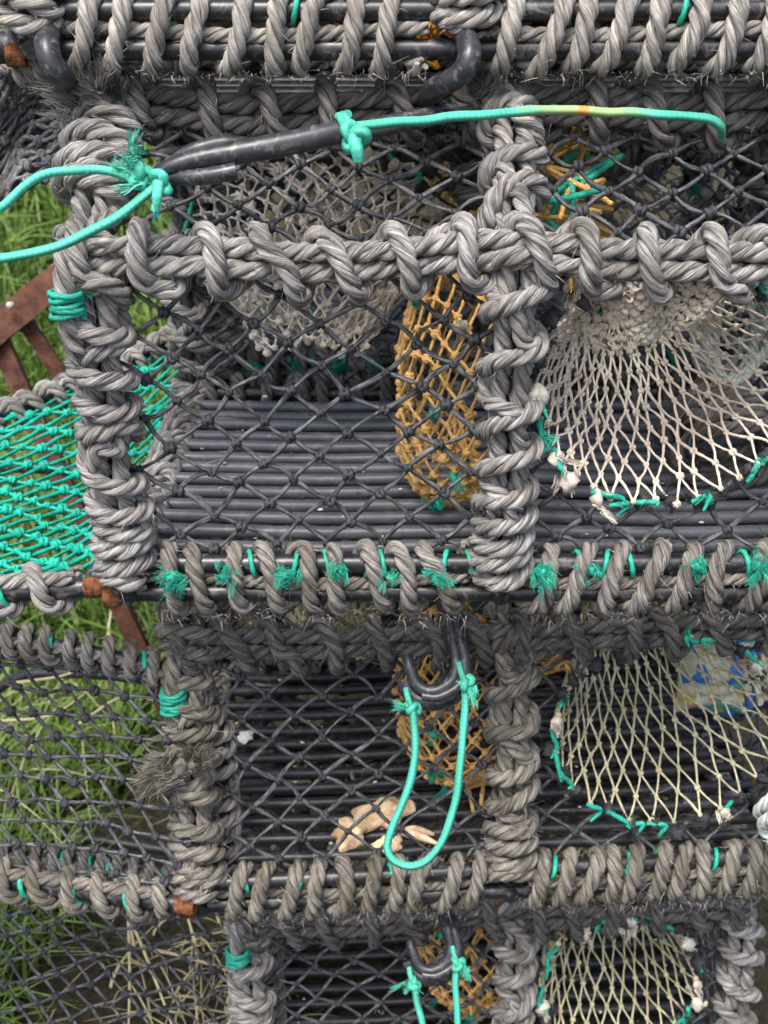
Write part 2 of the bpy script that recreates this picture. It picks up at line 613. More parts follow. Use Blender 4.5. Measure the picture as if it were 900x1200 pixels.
M['net_knot'] = fibre_mat('black net knot', (0.005, 0.0055, 0.0065), (0.10, 0.103, 0.112), (0.006, 0.006, 0.007), 0.6, su=200, sv=2, rough=0.62, bstr=0.7, bdist=0.0006, grime_scale=40)
M['net_cream'] = fibre_mat('cream net twine', (0.46, 0.4, 0.32), (0.88, 0.82, 0.71), (0.34, 0.24, 0.16), 0.5, su=90, sv=3, bstr=0.5, bdist=0.0005, grime_scale=10)
M['net_olive'] = fibre_mat('algae tinged cream net twine', (0.36, 0.33, 0.19), (0.78, 0.74, 0.53), (0.27, 0.24, 0.1), 0.6, su=90, sv=3, bstr=0.5, bdist=0.0005, grime_scale=10)
M['net_orange'] = fibre_mat('orange net twine', (0.6, 0.32, 0.075), (0.95, 0.64, 0.26), (0.42, 0.22, 0.07), 0.4, su=90, sv=3, bstr=0.5, bdist=0.0005, grime_scale=12)
M['net_green'] = fibre_mat('sea green net twine', (0.004, 0.27, 0.185), (0.02, 0.56, 0.41), (0.01, 0.2, 0.14), 0.3, su=120, sv=6, rough=0.55, bstr=0.5, bdist=0.0006)
M['twine_green'] = fibre_mat('sea green polythene twine', (0.006, 0.24, 0.16), (0.05, 0.58, 0.41), (0.03, 0.2, 0.13), 0.4, su=200, sv=12, rough=0.5, bstr=0.5, bdist=0.0006)
M['tuft_white'] = plain('frayed white twine', (0.3, 0.26, 0.2), (0.72, 0.67, 0.57), 120, 0.9, 0.6)
M['tuft_black'] = plain('frayed black twine', (0.012, 0.012, 0.013), (0.05, 0.05, 0.055), 90, 0.8, 0.4)
M['plastic'] = plain('black plastic coated rod', (0.007, 0.0075, 0.009), (0.018, 0.019, 0.022), 22, 0.36, 0.25, 0.0008, 0.5, dust=(0.2, 0.19, 0.175), dscale=75, damt=0.65)
M['slat'] = plain('dull black plastic slat', (0.07, 0.075, 0.086), (0.135, 0.142, 0.158), 16, 0.36, 0.3, 0.0008, 0.5, dust=(0.24, 0.235, 0.22), dscale=60, damt=0.6)
M['slat_shaded'] = plain('shade-darkened black plastic slat', (0.012, 0.013, 0.015), (0.03, 0.032, 0.037), 16, 0.4, 0.3, 0.0008, 0.5, dust=(0.16, 0.15, 0.13), dscale=55, damt=0.5)  # darker copy of the slat: shade inside the lower creels put into its colour
M['rubber'] = plain('black rubber', (0.012, 0.013, 0.016), (0.036, 0.038, 0.044), 35, 0.36, 0.35, 0.001, 0.45, dust=(0.3, 0.29, 0.27), dscale=110, damt=0.45)
M['rust'] = plain('flaking rust', (0.02, 0.01, 0.007), (0.24, 0.085, 0.03), 130, 0.9, 1.0, 0.003, 0.2, dust=(0.3, 0.17, 0.09), dscale=200, damt=0.7)
M['old_rust'] = plain('old brown rusted steel', (0.03, 0.013, 0.009), (0.13, 0.055, 0.035), 55, 0.85, 1.0, 0.002, 0.25, dust=(0.22, 0.13, 0.09), dscale=50, damt=0.35)
M['shell'] = plain('sun bleached crab shell', (0.36, 0.19, 0.08), (0.74, 0.58, 0.38), 75, 0.6, 0.9, 0.003, 0.4, dust=(0.78, 0.68, 0.52), dscale=40, damt=0.8)
M['white_shell'] = plain('bleached white shell', (0.6, 0.56, 0.5), (0.8, 0.78, 0.72), 60, 0.6, 0.4)


M['weed'] = plain('dried weed', (0.05, 0.04, 0.015), (0.2, 0.15, 0.06), 80, 0.9, 0.3)
M['orange_bright'] = plain('bright orange twine', (0.8, 0.3, 0.03), (0.95, 0.55, 0.12), 60, 0.7, 0.3)


def cord_material():
    m, nt, b = new_mat('teal braided cord')
    uv = uvmap(nt, 1, 1)
    br = N_(nt, 'ShaderNodeTexChecker')
    rotn = N_(nt, 'ShaderNodeMapping')
    rotn.inputs['Rotation'].default_value = (0, 0, math.radians(45))
    sc1 = uvmap(nt, 330, 5)
    nt.links.new(sc1, rotn.inputs['Vector'])
    nt.links.new(rotn.outputs['Vector'], br.inputs['Vector'])
    br.inputs['Scale'].default_value = 1.0
    br.inputs['Color1'].default_value = (0.045, 0.40, 0.275, 1)
    br.inputs['Color2'].default_value = (0.085, 0.50, 0.36, 1)
    g = noise(nt, objco(nt), 26, 4, 0.6)
    c = mix(nt, ramp(nt, g, [(0.4, (0, 0, 0)), (0.7, (0.75, 0.75, 0.75))]), br.outputs['Color'], (0.035, 0.25, 0.17))
    nt.links.new(c, b.inputs['Base Color'])
    b.inputs['Roughness'].default_value = 0.62
    bump(nt, b, br.outputs['Fac'], 0.5, 0.0006)
    return m, nt, b, c


M['cord'], _nt, _b, _c = cord_material()
# the long cord has a length worn to yellow with one rusty mark: part of the cord itself, by its length
M['cord_worn'], nt, b, c = cord_material()
sep = N_(nt, 'ShaderNodeSeparateXYZ')
nt.links.new(uvmap(nt, 1, 1), sep.inputs['Vector'])
wn = N_(nt, 'ShaderNodeMath', operation='MULTIPLY_ADD')
wn.inputs[1].default_value = 0.05
nt.links.new(noise(nt, uvmap(nt, 60, 3), 1.0, 4, 0.7), wn.inputs[0])
wo = N_(nt, 'ShaderNodeMath', operation='SUBTRACT')
wo.inputs[1].default_value = 0.025
nt.links.new(sep.outputs['X'], wo.inputs[0])
nt.links.new(wo.outputs[0], wn.inputs[2])
yel = ramp(nt, wn.outputs[0], [(0.13, (0, 0, 0)), (0.165, (0.65,) * 3), (0.215, (0.65,) * 3), (0.25, (0, 0, 0))])
orr = ramp(nt, sep.outputs['X'], [(0.183, (0, 0, 0)), (0.187, (0.85,) * 3), (0.191, (0.85,) * 3), (0.196, (0, 0, 0))])
c = mix(nt, yel, c, (0.36, 0.38, 0.1))
c = mix(nt, orr, c, (0.55, 0.2, 0.03))
nt.links.new(c, b.inputs['Base Color'])


def tag(o, label, cat, group=None):
    o['label'] = label
    o['category'] = cat
    if group:
        o['group'] = group
    return o


def empty(name, loc, rot=(0, 0, 0)):
    o = bpy.data.objects.new(name, None)
    o.empty_display_size = 0.05
    COL.objects.link(o)
    o.location = loc
    o.rotation_euler = rot
    return o


def copy_tree(o, parent=None):
    c = o.copy()
    COL.objects.link(c)
    c.parent = parent
    for ch in [x for x in o.children]:
        copy_tree(ch, c)
    return c


# ------------------------------------------------------------------ creels
XH = np.array([1.0, 0, 0])


def creel(loc, rot, label, bays, depth, shoulder, top, ropes, netc, cell, seed, front_fun, side_fun, back_fun, tufts=(), hands=(1, -1),
          base_pitch=(0.030, 0.031), fuzz=260, net_r=0.00195, hoop_R=0.0082, base_R=0.0078, left_dense=False, group='lobster creels in the middle stack'):
    """a two-bay creel: slatted floor, three roped hoops, roped rails, black netting, funnel entrances.
    local axes: x along the length from the left hoop, y into the creel, z up from the base rods"""
    root = empty('lobster_creel', loc, rot)
    tag(root, label, 'lobster creel', group)
    b1, b2 = bays
    L = b1 + b2
    (ys, zs), (yt, zt) = shoulder, top
    prof = round_poly([(0, 0, 0), (0, ys, zs), (0, yt, zt), (0, depth - yt, zt), (0, depth - ys, zs), (0, depth, 0)], 0.055)
    prof, ps = resample(prof, 0.006)
    rmat = M[ropes['hoop']]
    fm = M['fibre']

    # --- base rods: two courses of rod all round, floor bars between
    mb = MB()
    hh = 0.0145
    for z in (hh, -hh):
        tube(mb, [(-0.012, 0, z), (L + 0.012, 0, z)], 0.0085, 12, ds=0.02)
        tube(mb, [(-0.012, depth, z), (L + 0.012, depth, z)], 0.0085, 12, ds=0.02)
    for x in (0, b1, L):
        tube(mb, [(x, -0.012, -hh + 0.001), (x, depth + 0.012, -hh + 0.001)], 0.0082, 12, ds=0.02)
    base = mb.build('base_frame', M['plastic'], root)
    mb = MB()
    for z, ln in ((hh, 0.009), (-hh - 0.004, 0.013)):
        tube(mb, [(-0.010 - ln, -0.002, z), (-0.008, -0.001, z)], [0.0088, 0.0096, 0.0092], 10, ds=0.003, jitter=0.06)
    mb.build('rusty_rod_end', M['rust'], base)

    # --- slats
    mb = MB()
    n = 13
    for k in range(n):
        y = 0.026 + (depth - 0.05) * (k + 0.5) / n + RNG.normal(0, 0.0010)
        z = 0.013 + RNG.normal(0, 0.0008)
        sagx = np.linspace(0.004, L - 0.004, 12)
        ph = RNG.random() * 6
        P = np.stack([sagx, y + 0.002 * np.sin(sagx * 7 + ph), z - 0.003 * np.sin(sagx / L * math.pi * 2) ** 2], 1)
        tube(mb, P, 0.0062, 14, ds=0.02)
    mb.build('slatted_floor', M[ropes.get('slat', 'slat_shaded')], root)

    # --- bits of weed, grit and shell caught on the slats
    mb = MB()
    rg = np.random.default_rng(seed + 200)
    for q in range(70):
        p = np.array([rg.uniform(0.02, L - 0.02), rg.uniform(0.03, depth - 0.02), 0.0195])
        k = rg.random()
        if k < 0.55:
            lump(mb, p, rg.uniform(0.0008, 0.0024), int(rg.integers(0, 3)), q, n=7, m=5, amp=0.5, stretch=(1.5, 1, 0.6))
        elif k < 0.8:
            d = rg.normal(0, 0.008, 3) * [1.6, 1, 0.15]
            tube(mb, catmull([p, p + d + rg.normal(0, 0.002, 3) * [1, 1, 0.2], p + d * 2.0], 5), 0.0005, 5, mat=int(rg.integers(1, 3)), ds=0.003)
        else:
            tuft(mb, p, rg.normal(0, 1, 3) * [1, 1, 0.1], 14, 0.012, 0.7, 0.0003, int(rg.integers(1, 3)), 0.003, 0.6, 0.05)
    mb.build('debris', [M['white_shell'], M['fibre'], M['weed']], root)['kind'] = 'stuff'

    # --- lashing round the base rods
    def lash(x0, x1, y, R, pitch, hand, mats, rb=0.0285, core=True, sd=0, name='rope_lashing', ra=0.0165, fz=fuzz):
        mb = MB()
        x = np.linspace(x0, x1, 60)
        C = np.stack([x, np.full(60, y), np.zeros(60)], 1)
        Nn = np.tile([0, -1.0, 0], (60, 1))
        B = np.tile([0, 0, 1.0], (60, 1))
        rope(mb, helix(C, Nn, B, ra, rb, pitch, 1.0 + sd, -hand, 1.3, seed + sd, 0.08, tilt=0.004), R, fuzz=fz)
        if core:
            xs = np.linspace(x0, x1, 30)
            rope(mb, np.stack([xs, y - 0.0035 + 0.002 * np.sin(xs * 30), -0.001 + 0.003 * np.sin(xs * 21 + sd)], 1), 0.0062, fuzz=fz)
        # frayed whiskers where the turns pass under the lower rod
        k = int((x1 - x0) * 700)
        tuft_pts = np.stack([RNG.uniform(x0, x1, k), np.full(k, y - 0.006) + RNG.normal(0, 0.006, k), np.full(k, -rb - 0.004) + RNG.normal(0, 0.002, k)], 1)
        hairs(mb, tuft_pts, RNG.normal(0, 0.7, (k, 3)) + [0, -0.3, -0.7], RNG.uniform(0.002, 0.008, k), 0.0003, 1, curl=0.6)
        return mb.build(name, mats, base)

    rb_ = [M[ropes['base']], fm]
    lash(0.018, b1 - 0.03, 0, base_R, base_pitch[0], hands[0], rb_, sd=1)
    lash(b1 + 0.02, L - 0.02, 0, base_R + 0.0003, base_pitch[1], hands[1], rb_, sd=2)
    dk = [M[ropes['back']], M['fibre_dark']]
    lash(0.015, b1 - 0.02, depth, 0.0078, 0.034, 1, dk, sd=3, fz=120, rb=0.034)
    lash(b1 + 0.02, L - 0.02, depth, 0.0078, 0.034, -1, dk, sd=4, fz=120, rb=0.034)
    # left end rail, closely lashed front to back
    mb = MB()
    yy = np.linspace(0.015, depth - 0.015, 60)
    C = np.stack([np.zeros(60), yy, np.zeros(60) - 0.002], 1)
    rope(mb, helix(C, np.tile([1.0, 0, 0], (60, 1)), np.tile([0, 0, 1.0], (60, 1)), 0.018, 0.024, 0.031, 0, -1, 0.7, seed + 6, tilt=0.004), 0.0082, fuzz=70)
    C3 = C + np.array([0.012, 0, 0.016])
    rope(mb, C3, 0.0075, fuzz=70)
    mb.build('rope_lashing', [M[ropes['back2']], fm], base)

    # --- hoops
    def hoop(x, which):
        mb = MB()
        C = prof.copy()
        C[:, 0] = x
        T = tangents(C)
        X = np.tile(XH, (len(C), 1))
        Nn = np.cross(T, X)
        Nn = nrm(Nn)
        if Nn[5].dot([0, -1, 0]) < 0:
            Nn = -Nn
        w = 0.0022 * noise1(ps, 7, seed + which)[:, None] * X + 0.0018 * noise1(ps, 6, seed + which + 3)[:, None] * Nn
        C2 = C + w
        tube(mb, C2 - Nn * 0.004, 0.0075, 10, ds=0.01)
        h = mb.build('hoop', M['plastic'], root)
        mb = MB()
        tw = 0.35 * noise1(ps, 5, seed + which * 7)
        for sgn in (-1, 1):
            off = X * (sgn * 0.0088 * np.cos(tw))[:, None] + Nn * (0.0075 + sgn * 0.006 * np.sin(tw))[:, None]
            rope(mb, (C2 + off)[2:], hoop_R, fuzz=fuzz)
        pit = np.concatenate([[0.013, 0.016, 0.028], (0.037 if which == 0 else 0.044) + 0.008 * np.random.default_rng(seed + which).standard_normal(26), [0.024, 0.016]])
        W = helix(C2[1:] + Nn[1:] * 0.003, X[1:], Nn[1:], 0.0218, 0.0203, np.clip(pit, 0.012, 0.058), 0.5 * which, -1 if which == 1 else 1, 1.0, seed + which * 3, 0.06, tilt=0.007)
        rope(mb, W, hoop_R * 0.98, fuzz=fuzz)
        if which < 2:
            rope(mb, helix(C2[1:] + Nn[1:] * 0.003, X[1:], Nn[1:], 0.0190, 0.0178, 0.088, 1.7 + which, 1 if which == 1 else -1, 1.2, seed + 90 + which, 0.06, tilt=0.008), hoop_R * 0.85, fuzz=fuzz)
        if which == 0:
            i0, i1 = int(0.30 * len(ps)), int(0.385 * len(ps))
            rope(mb, helix(C2[i0:i1] + Nn[i0:i1] * 0.004, X[i0:i1], Nn[i0:i1], 0.0262, 0.0235, 0.021, 0.3, 1, 0.8, seed + 77, 0.06, tilt=0.005), 0.0082, fuzz=fuzz)
        mb.build('rope_wrapping', [rmat, fm], h)
        return h

    for k, x in enumerate((0.0, b1, L)):
        hoop(x, k)

    # --- rails: shoulder front/back, top front/back
    def near(y, z):
        return prof[np.argmin((prof[:, 1] - y) ** 2 + (prof[:, 2] - z) ** 2)]

    def rail(y, z, matname, pitch, sd, fz, R=0.0082):
        p = near(y, z)
        mb = MB()
        x = np.linspace(-0.012, L + 0.012, 80)
        dz = 0.004 * noise1(x, 3, seed + sd) - 0.004 * np.sin(x / L * math.pi * 2) ** 2
        C = np.stack([x, np.full(80, p[1]), p[2] + dz], 1)
        C[:, 1] -= 0.010 if y < depth / 2 else -0.010
        tube(mb, C + [0, 0.006, -0.002], 0.005, 8, ds=0.02, mat=2)
        a = 0.5 * noise1(x, 4, seed + sd + 2)
        for sgn in (-1, 1):
            off = np.stack([0 * x, -0.004 - sgn * 0.0083 * np.sin(a), sgn * 0.0083 * np.cos(a)], 1)
            rope(mb, C + off, R, fuzz=fz)
        W = helix(C + [0, -0.002, -0.002], np.tile([0, -1.0, 0], (80, 1)), np.tile([0, 0, 1.0], (80, 1)), 0.0185, 0.0243, pitch, sd, -1 if sd % 2 else 1, 1.1, seed + sd, 0.1, tilt=0.006)
        rope(mb, W, 0.0084, fuzz=fz)
        mb.build('rope_rail', [M[matname], fm if fz > 150 else M['fibre_dark'], M['plastic']], root)

    rail(ys, zs, ropes['rail'], 0.049, 11, fuzz)
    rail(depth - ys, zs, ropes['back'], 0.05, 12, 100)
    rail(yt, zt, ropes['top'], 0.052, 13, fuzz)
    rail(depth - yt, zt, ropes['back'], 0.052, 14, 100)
    # ridge bars between the top rails
    mb = MB()
    for y in (yt + 0.05, yt + 0.09, yt + 0.13):
        tube(mb, [(0, y, zt - 0.008), (L, y, zt - 0.008)], 0.0065, 10, ds=0.03)
    mb.build('ridge_bars', M['plastic'], root)

    # --- netting
    ip = lambda t, k: np.interp(t, ps, prof[:, k])

    def surf(inset, bulge=0.0, t0=0, t1=1):
        def P(s, t):
            y, z = ip(t, 1), ip(t, 2)
            e = 0.004
            ty, tz = ip(t + e, 1) - ip(t - e, 1), ip(t + e, 2) - ip(t - e, 2)
            ln = np.sqrt(ty ** 2 + tz ** 2) + 1e-9
            ny, nz = tz / ln, -ty / ln           # inward
            k = inset + 0.0045 * np.sin(s * 23 + seed) * np.sin((t - t0) / (t1 - t0) * math.pi) + bulge * np.sin(np.clip((t - t0) / (t1 - t0), 0, 1) * math.pi)
            return np.stack([s, y + ny * k, z + nz * k], -1)
        return P

    tsh = ps[np.argmin((prof[:, 1] - ys) ** 2 + (prof[:, 2] - zs) ** 2)]
    tend = ps[-1]
    tbk = tend - tsh
    cx, cz = cell
    c1, s1 = math.cos(0.05), math.sin(0.05)
    va, vb = (cx * c1, cz + cx * s1), (cx * c1, -cz + cx * s1)
    fx, fz_, frx, frz = front_fun['rim']

    def outside(s, t):
        z = ip(t, 2)
        return ((s - fx) / (frx + 0.004)) ** 2 + ((z - fz_) / (frz + 0.004)) ** 2 > 1

    for s0_, s1_ in ((0.004, b1 - 0.001), (b1 + 0.001, L - 0.004)):
        mb = MB()
        net(mb, surf(0.008, 0.006, 0, tsh), va, vb, (s0_, s1_), (0.022, tsh), net_r, outside, seed=seed, warp=0.003, kscale=1.12, jit=0.0022, rough=0.0016, kmat=1)
        mb.build('front_net', [M['net_black'], M['net_knot']], root)
    mb = MB()
    net(mb, surf(0.010, 0.012, tsh, tbk), va, vb, (0.004, L - 0.004), (tsh + 0.006, tbk), net_r, seed=seed + 1, warp=0.003, kscale=1.12, rough=0.0018, kmat=1, origin=(0.01, tsh))
    mb.build('top_net', [M['net_black'], M['net_knot']], root)
    mb = MB()
    bx, bz, brx, brz = back_fun['rim']
    net(mb, surf(0.008, 0.0, tbk, tend), va, vb, (0.004, L - 0.004), (tbk, tend - 0.02), net_r, lambda s, t: ((s - bx) / brx) ** 2 + ((ip(t, 2) - bz) / brz) ** 2 > 1, seed=seed + 2)
    mb.build('back_net', [M['net_black'], M['net_knot']], root)
    for xx in (L - 0.006,):
        mb = MB()

        def end_dom(s, t):
            zc = np.interp(s, [ys - 0.001, ys, yt, depth - yt, depth - ys, depth], [0, zs, zt, zt, zs, 0])
            return (t < zc - 0.004) & (t > 0.01)
        net(mb, lambda s, t: np.stack([xx + 0.01 * np.sin(s * 8), s, t], -1), (cx, cz), (cx, -cz), (0.0, depth), (0.01, zt), net_r, end_dom, seed=seed + 4)
        mb.build('end_net', [M['net_black'], M['net_knot']], root)

    # --- funnel entrances
    def rim_ties(rim, nties, sd, parent, scale=1.0):
        rg = np.random.default_rng(sd)
        ang = np.sort(rg.random(nties)) * 0.35 / nties + np.arange(nties) / nties * 2 * math.pi
        for q, a in enumerate(ang):
            p = rim(np.array(a), np.array(0.0)) + rg.normal(0, 0.002, 3)
            nxt = rim(np.array(a + 0.14), np.array(0.0))
            tdir = nrm(nxt - p)
            down = np.array([0, -0.5, -0.8])
            kind = rg.random()
            w, k, g = MB(), MB(), MB()
            if kind < (0.42 if netc['front'] == 'net_cream' else 0.26):
                lump(w, p + down * 0.004 + [0, -0.004, 0], 0.0068 * scale * rg.uniform(0.7, 1.25), 0, q + sd, amp=0.45, stretch=(1.1, 0.8, 1.25))
                tuft(w, p + down * 0.006 + [0, -0.004, 0], down + 0.6 * rg.normal(0, 1, 3), 60, 0.010 * scale, 0.35, 0.0008, 0, 0.004)
            if kind > 0.4:
                lump(k, p + rg.normal(0, 0.003, 3), 0.0062 * scale * rg.uniform(0.7, 1.4), 0, q + sd + 9, amp=0.6)
                tuft(k, p, rg.normal(0, 1, 3), 60, 0.012 * scale, 0.9, 0.0004, 0, 0.005)
            if rg.random() < 0.5:
                q0 = p + np.array([0, -0.005, 0.001])
                q1 = q0 + tdir * rg.uniform(0.006, 0.02) + rg.normal(0, 0.004, 3)
                q2 = q1 + np.array([rg.normal(0, 0.006), -0.003, -rg.uniform(0.002, 0.014)])
                tube(g, catmull([q0 - tdir * 0.006, q0, q1, q2], 6), [0.0022, 0.0028, 0.0026, 0.0012], 7, ds=0.002, ply=3, twist=800)
                if rg.random() < 0.35:
                    tuft(g, q1, rg.normal(0, 1, 3), 50, 0.010, 0.6, 0.0005, 0, 0.002)
            if w.n: w.build('white_tie', M['tuft_white'], parent)
            if k.n: k.build('black_tie', M['tuft_black'], parent)
            if g.n: g.build('green_tie', M['twine_green'], parent)

    def front_funnel():
        tx, ty, tz, tr = front_fun['throat']

        def P(th, t):
            # rim on the front face, drawn back to a gathered throat, then a short drooping sleeve
            t1 = np.clip(t / 0.78, 0, 1)
            t2 = np.clip((t - 0.78) / 0.22, 0, 1)
            k = t1 ** 0.85
            rx = frx * (1 - k) + tr * k
            rz = frz * (1 - k) + tr * 0.85 * k
            ys0 = np.interp(fz_ + frz * np.sin(th), prof[:30, 2], prof[:30, 1])
            x = fx * (1 - k) + tx * k + rx * np.cos(th)
            y = (ys0 + 0.006) * (1 - k) + ty * k
            z = fz_ * (1 - k) + tz * k + rz * np.sin(th) - 0.012 * np.sin(t1 * math.pi)
            rr = 1 - 0.35 * t2
            x = np.where(t2 > 0, tx + tr * rr * np.cos(th), x)
            y = y + t2 * 0.045
            z = np.where(t2 > 0, tz + tr * 0.85 * rr * np.sin(th) - 0.02 * t2 ** 2, z)
            return np.stack([x, y, z], -1)
        mb = MB()
        funnel(mb, P, front_fun['M'], front_fun['N'], 0.00122, seed=seed, kscale=1.15, wob=0.0013)
        # the throat itself: bunched, doubled netting round the ring and a drooping bag
        if front_fun.get('bag'):
            def Q(th, t):
                r1 = tr * (1.12 - 0.2 * t)
                return np.stack([tx + r1 * np.cos(th) * (1 - 0.15 * t), ty - 0.004 + 0.03 * t + 0.004 * np.sin(5 * th), tz + r1 * 0.85 * np.sin(th) * (1 - 0.2 * t) + 0.018 * t], -1)
            funnel(mb, Q, front_fun['M'] + 6, 5, 0.00125, seed=seed + 3, kscale=1.45, wob=0.0028, jit=0.3)
            th = np.linspace(0, 2 * math.pi, 90)
            for q in range(3):
                ring = np.stack([tx + (tr * 1.05 + 0.002 * q) * np.cos(th), ty + 0.003 * np.sin(7 * th + q) + 0.004 * q, tz + tr * 0.9 * np.sin(th) + 0.002 * np.sin(5 * th + q * 2)], 1)
                tube(mb, ring, 0.0016, 6, ds=0.003, ply=2, twist=1500)
            # upper apron: slack meshes gathered below the shoulder rail, seen from outside
            def A_(s, t):
                x = tx + s * (0.052 - 0.012 * t)
                drop = np.sqrt(np.clip(1 - s ** 2, 0, 1))
                z = fz_ + frz * 0.97 - 0.012 - t * 0.056 * drop
                y = -0.002 + ys * 0.85 + 0.03 * t * drop + 0.006 * np.sin(s * 5)
                return np.stack([x, y, z], -1)
            net(mb, A_, (0.09, 0.1), (0.09, -0.1), (-1, 1), (0, 1), 0.0012, seed=seed + 8, jit=0.02, rough=0.002, kscale=1.5)
            net(mb, lambda s, t: A_(s * 0.95, t * 0.93) + [0.004, 0.008, 0.002], (0.08, 0.11), (0.08, -0.11), (-1, 1), (0, 1), 0.0012, seed=seed + 9, jit=0.02, rough=0.002, kscale=1.5)
        o = mb.build('entrance_net', M[netc['front']], root)
        rim_ties(P, 30, seed + 21, o)

    def back_funnel():
        tx, ty, tz, tr = back_fun['throat']

        def P(th, t):
            k = np.clip(t, 0, 1) ** 0.8
            x = bx * (1 - k) + tx * k + (brx * (1 - k) + tr * k) * np.cos(th)
            y = (depth - 0.01) * (1 - k) + ty * k
            z = bz * (1 - k) + tz * k + (brz * (1 - k) + tr * 0.8 * k) * np.sin(th) - 0.03 * k ** 3
            return np.stack([x, y, z], -1)
        mb = MB()
        funnel(mb, P, 30, 8, 0.00145, seed=seed + 31, wob=0.0012, jit=0.1)
        # slack tail of the throat hanging as a tangle
        def Q(th, t):
            return np.stack([tx + tr * (1.5 - 0.6 * t) * np.cos(th), ty - 0.004 + tr * 0.5 * np.sin(th) - 0.02 * t, tz - 0.012 - 0.055 * t + 0.008 * np.sin(3 * th)], -1)
        funnel(mb, Q, 26, 5, 0.0013, seed=seed + 33, wob=0.0025, jit=0.3)
        o = mb.build('entrance_net', M[netc['back']], root)
        rim_ties(P, 22, seed + 41, o)

    def side_funnel():
        yc, zc, ry, rz, dx, yk, zk = side_fun

        def P(th, t):
            k = np.clip(t, 0, 1)
            rr = np.sqrt(np.clip(1 - (0.93 * k) ** 2.2, 0, 1))
            return np.stack([b1 - 0.006 - dx * k ** 0.8 + 0 * th,
                             yc * (1 - k) + yk * k + ry * rr * np.cos(th),
                             zc * (1 - k) + zk * k + rz * rr * np.sin(th) - 0.02 * k], -1)
        mb = MB()
        funnel(mb, P, 22, 9, 0.0015, seed=seed + 51, kscale=1.3, wob=0.001, jit=0.1)
        o = mb.build('parlour_net', M[netc['side']], root)
        q = MB()
        rg = np.random.default_rng(seed)
        for a in (3.6, 4.0, 4.4, 1.9, 2.5, 3.0, 4.7):
            p = P(np.array(a), np.array(rg.uniform(0.25, 0.7)))
            gr_ = rg.random() < 0.7
            mbx = MB()
            p = p + [-0.004, -0.008, -0.002]
            lump(mbx, p, 0.005, 0, int(a * 10), amp=0.5)
            tuft(mbx, p, rg.normal(0, 1, 3) + [0, -0.6, -0.3], 80, 0.013, 0.7, 0.0005, 0, 0.004)
            mbx.build('green_tie' if gr_ else 'white_tie', M['twine_green'] if gr_ else M['tuft_white'], o)
        for k_ in range(10):
            p = np.array([b1 + rg.uniform(0.022, 0.07), rg.uniform(0.06, 0.2), zt - rg.uniform(0.05, 0.13)])
            for _ in range(3):
                tube(q, catmull([p, p + rg.normal(0, 0.016, 3), p + rg.normal(0, 0.02, 3) - [0, 0, 0.01], p + rg.normal(0, 0.018, 3) - [0, 0, 0.02]], 6), 0.0021, 7, ds=0.002, ply=2, twist=900)
            if k_ < 4:
                mbx = MB()
                p2 = p + rg.normal(0, 0.008, 3)
                tube(mbx, catmull([p2, p2 + rg.normal(0, 0.014, 3), p2 + rg.normal(0, 0.02, 3) + [0.01, 0, 0], p2 + rg.normal(0, 0.014, 3) + [0.008, 0, -0.014]], 6), 0.0028, 7, ds=0.002, ply=3, twist=800)
                mbx.build('green_tie', M['twine_green'], o)
        q.build('loose_twine', M[netc['side']], o)
        q = MB()
        for a in np.linspace(3.4, 5.2, 9):
            p = P(np.array(a), np.array(rg.uniform(0.0, 0.3)))
            tube(q, catmull([p, p + rg.normal(0, 0.012, 3), p + rg.normal(0, 0.014, 3) - [0, 0, 0.008], p + rg.normal(0, 0.012, 3)], 6), 0.0024, 7, ds=0.002, ply=2, twist=900)
        q.build('loose_twine', M[netc['side']], o)

    front_funnel()
    back_funnel()
    side_funnel()

    # --- sea green twine on the front base rods: hitches and frayed ends
    for q, (x, z, big) in enumerate(tufts):
        mb = MB()
        p = np.array([x, -0.0225, z])
        if big:
            lump(mb, p, 0.0042 * big, 0, q, amp=0.6, stretch=(1.2, 0.8, 0.9))
            tuft(mb, p, (RNG.normal(0, 0.5), -0.8, RNG.normal(0, 0.4)), int(340 * big), 0.0078 * big, 0.75, 0.00036, 0, 0.0045, 0.5, 0.4)
        th = np.linspace(-0.4, 3.2, 14)
        sg = 1 if q % 2 else -1
        P = np.stack([x + sg * (0.004 + 0.006 * th / 3), -0.0105 * np.cos(th - 0.6) - 0.0005, hh + 0.0108 * np.sin(th - 0.6)], 1)
        tube(mb, P, 0.0024, 7, ds=0.002, ply=3, twist=700)
        mb.build('twine_tuft', M['twine_green'], root)
    return root, P if False else None, prof


def frayed_end(parent, mats, pts, name='frayed_rope_end'):
    """brush of unlaid rope: list of (centre, direction, count, length, spread)"""
    mb = MB()
    for (c, d, n, L, s, r0) in pts:
        c = np.asarray(c, float)
        d = nrm(np.asarray(d, float))
        lump(mb, c, r0 * 1.1, 0, int(n), amp=0.2)
        tuft(mb, c + d * 0.004, d, n, L, s, 0.0006, 1, r0 * 0.55, 0.12, 0.05)
        tuft(mb, c + d * 0.002, d, n // 2, L * 0.75, s * 0.8, 0.0006, 0, r0 * 0.55, 0.12, 0.05)
    return mb.build(name, mats, parent)


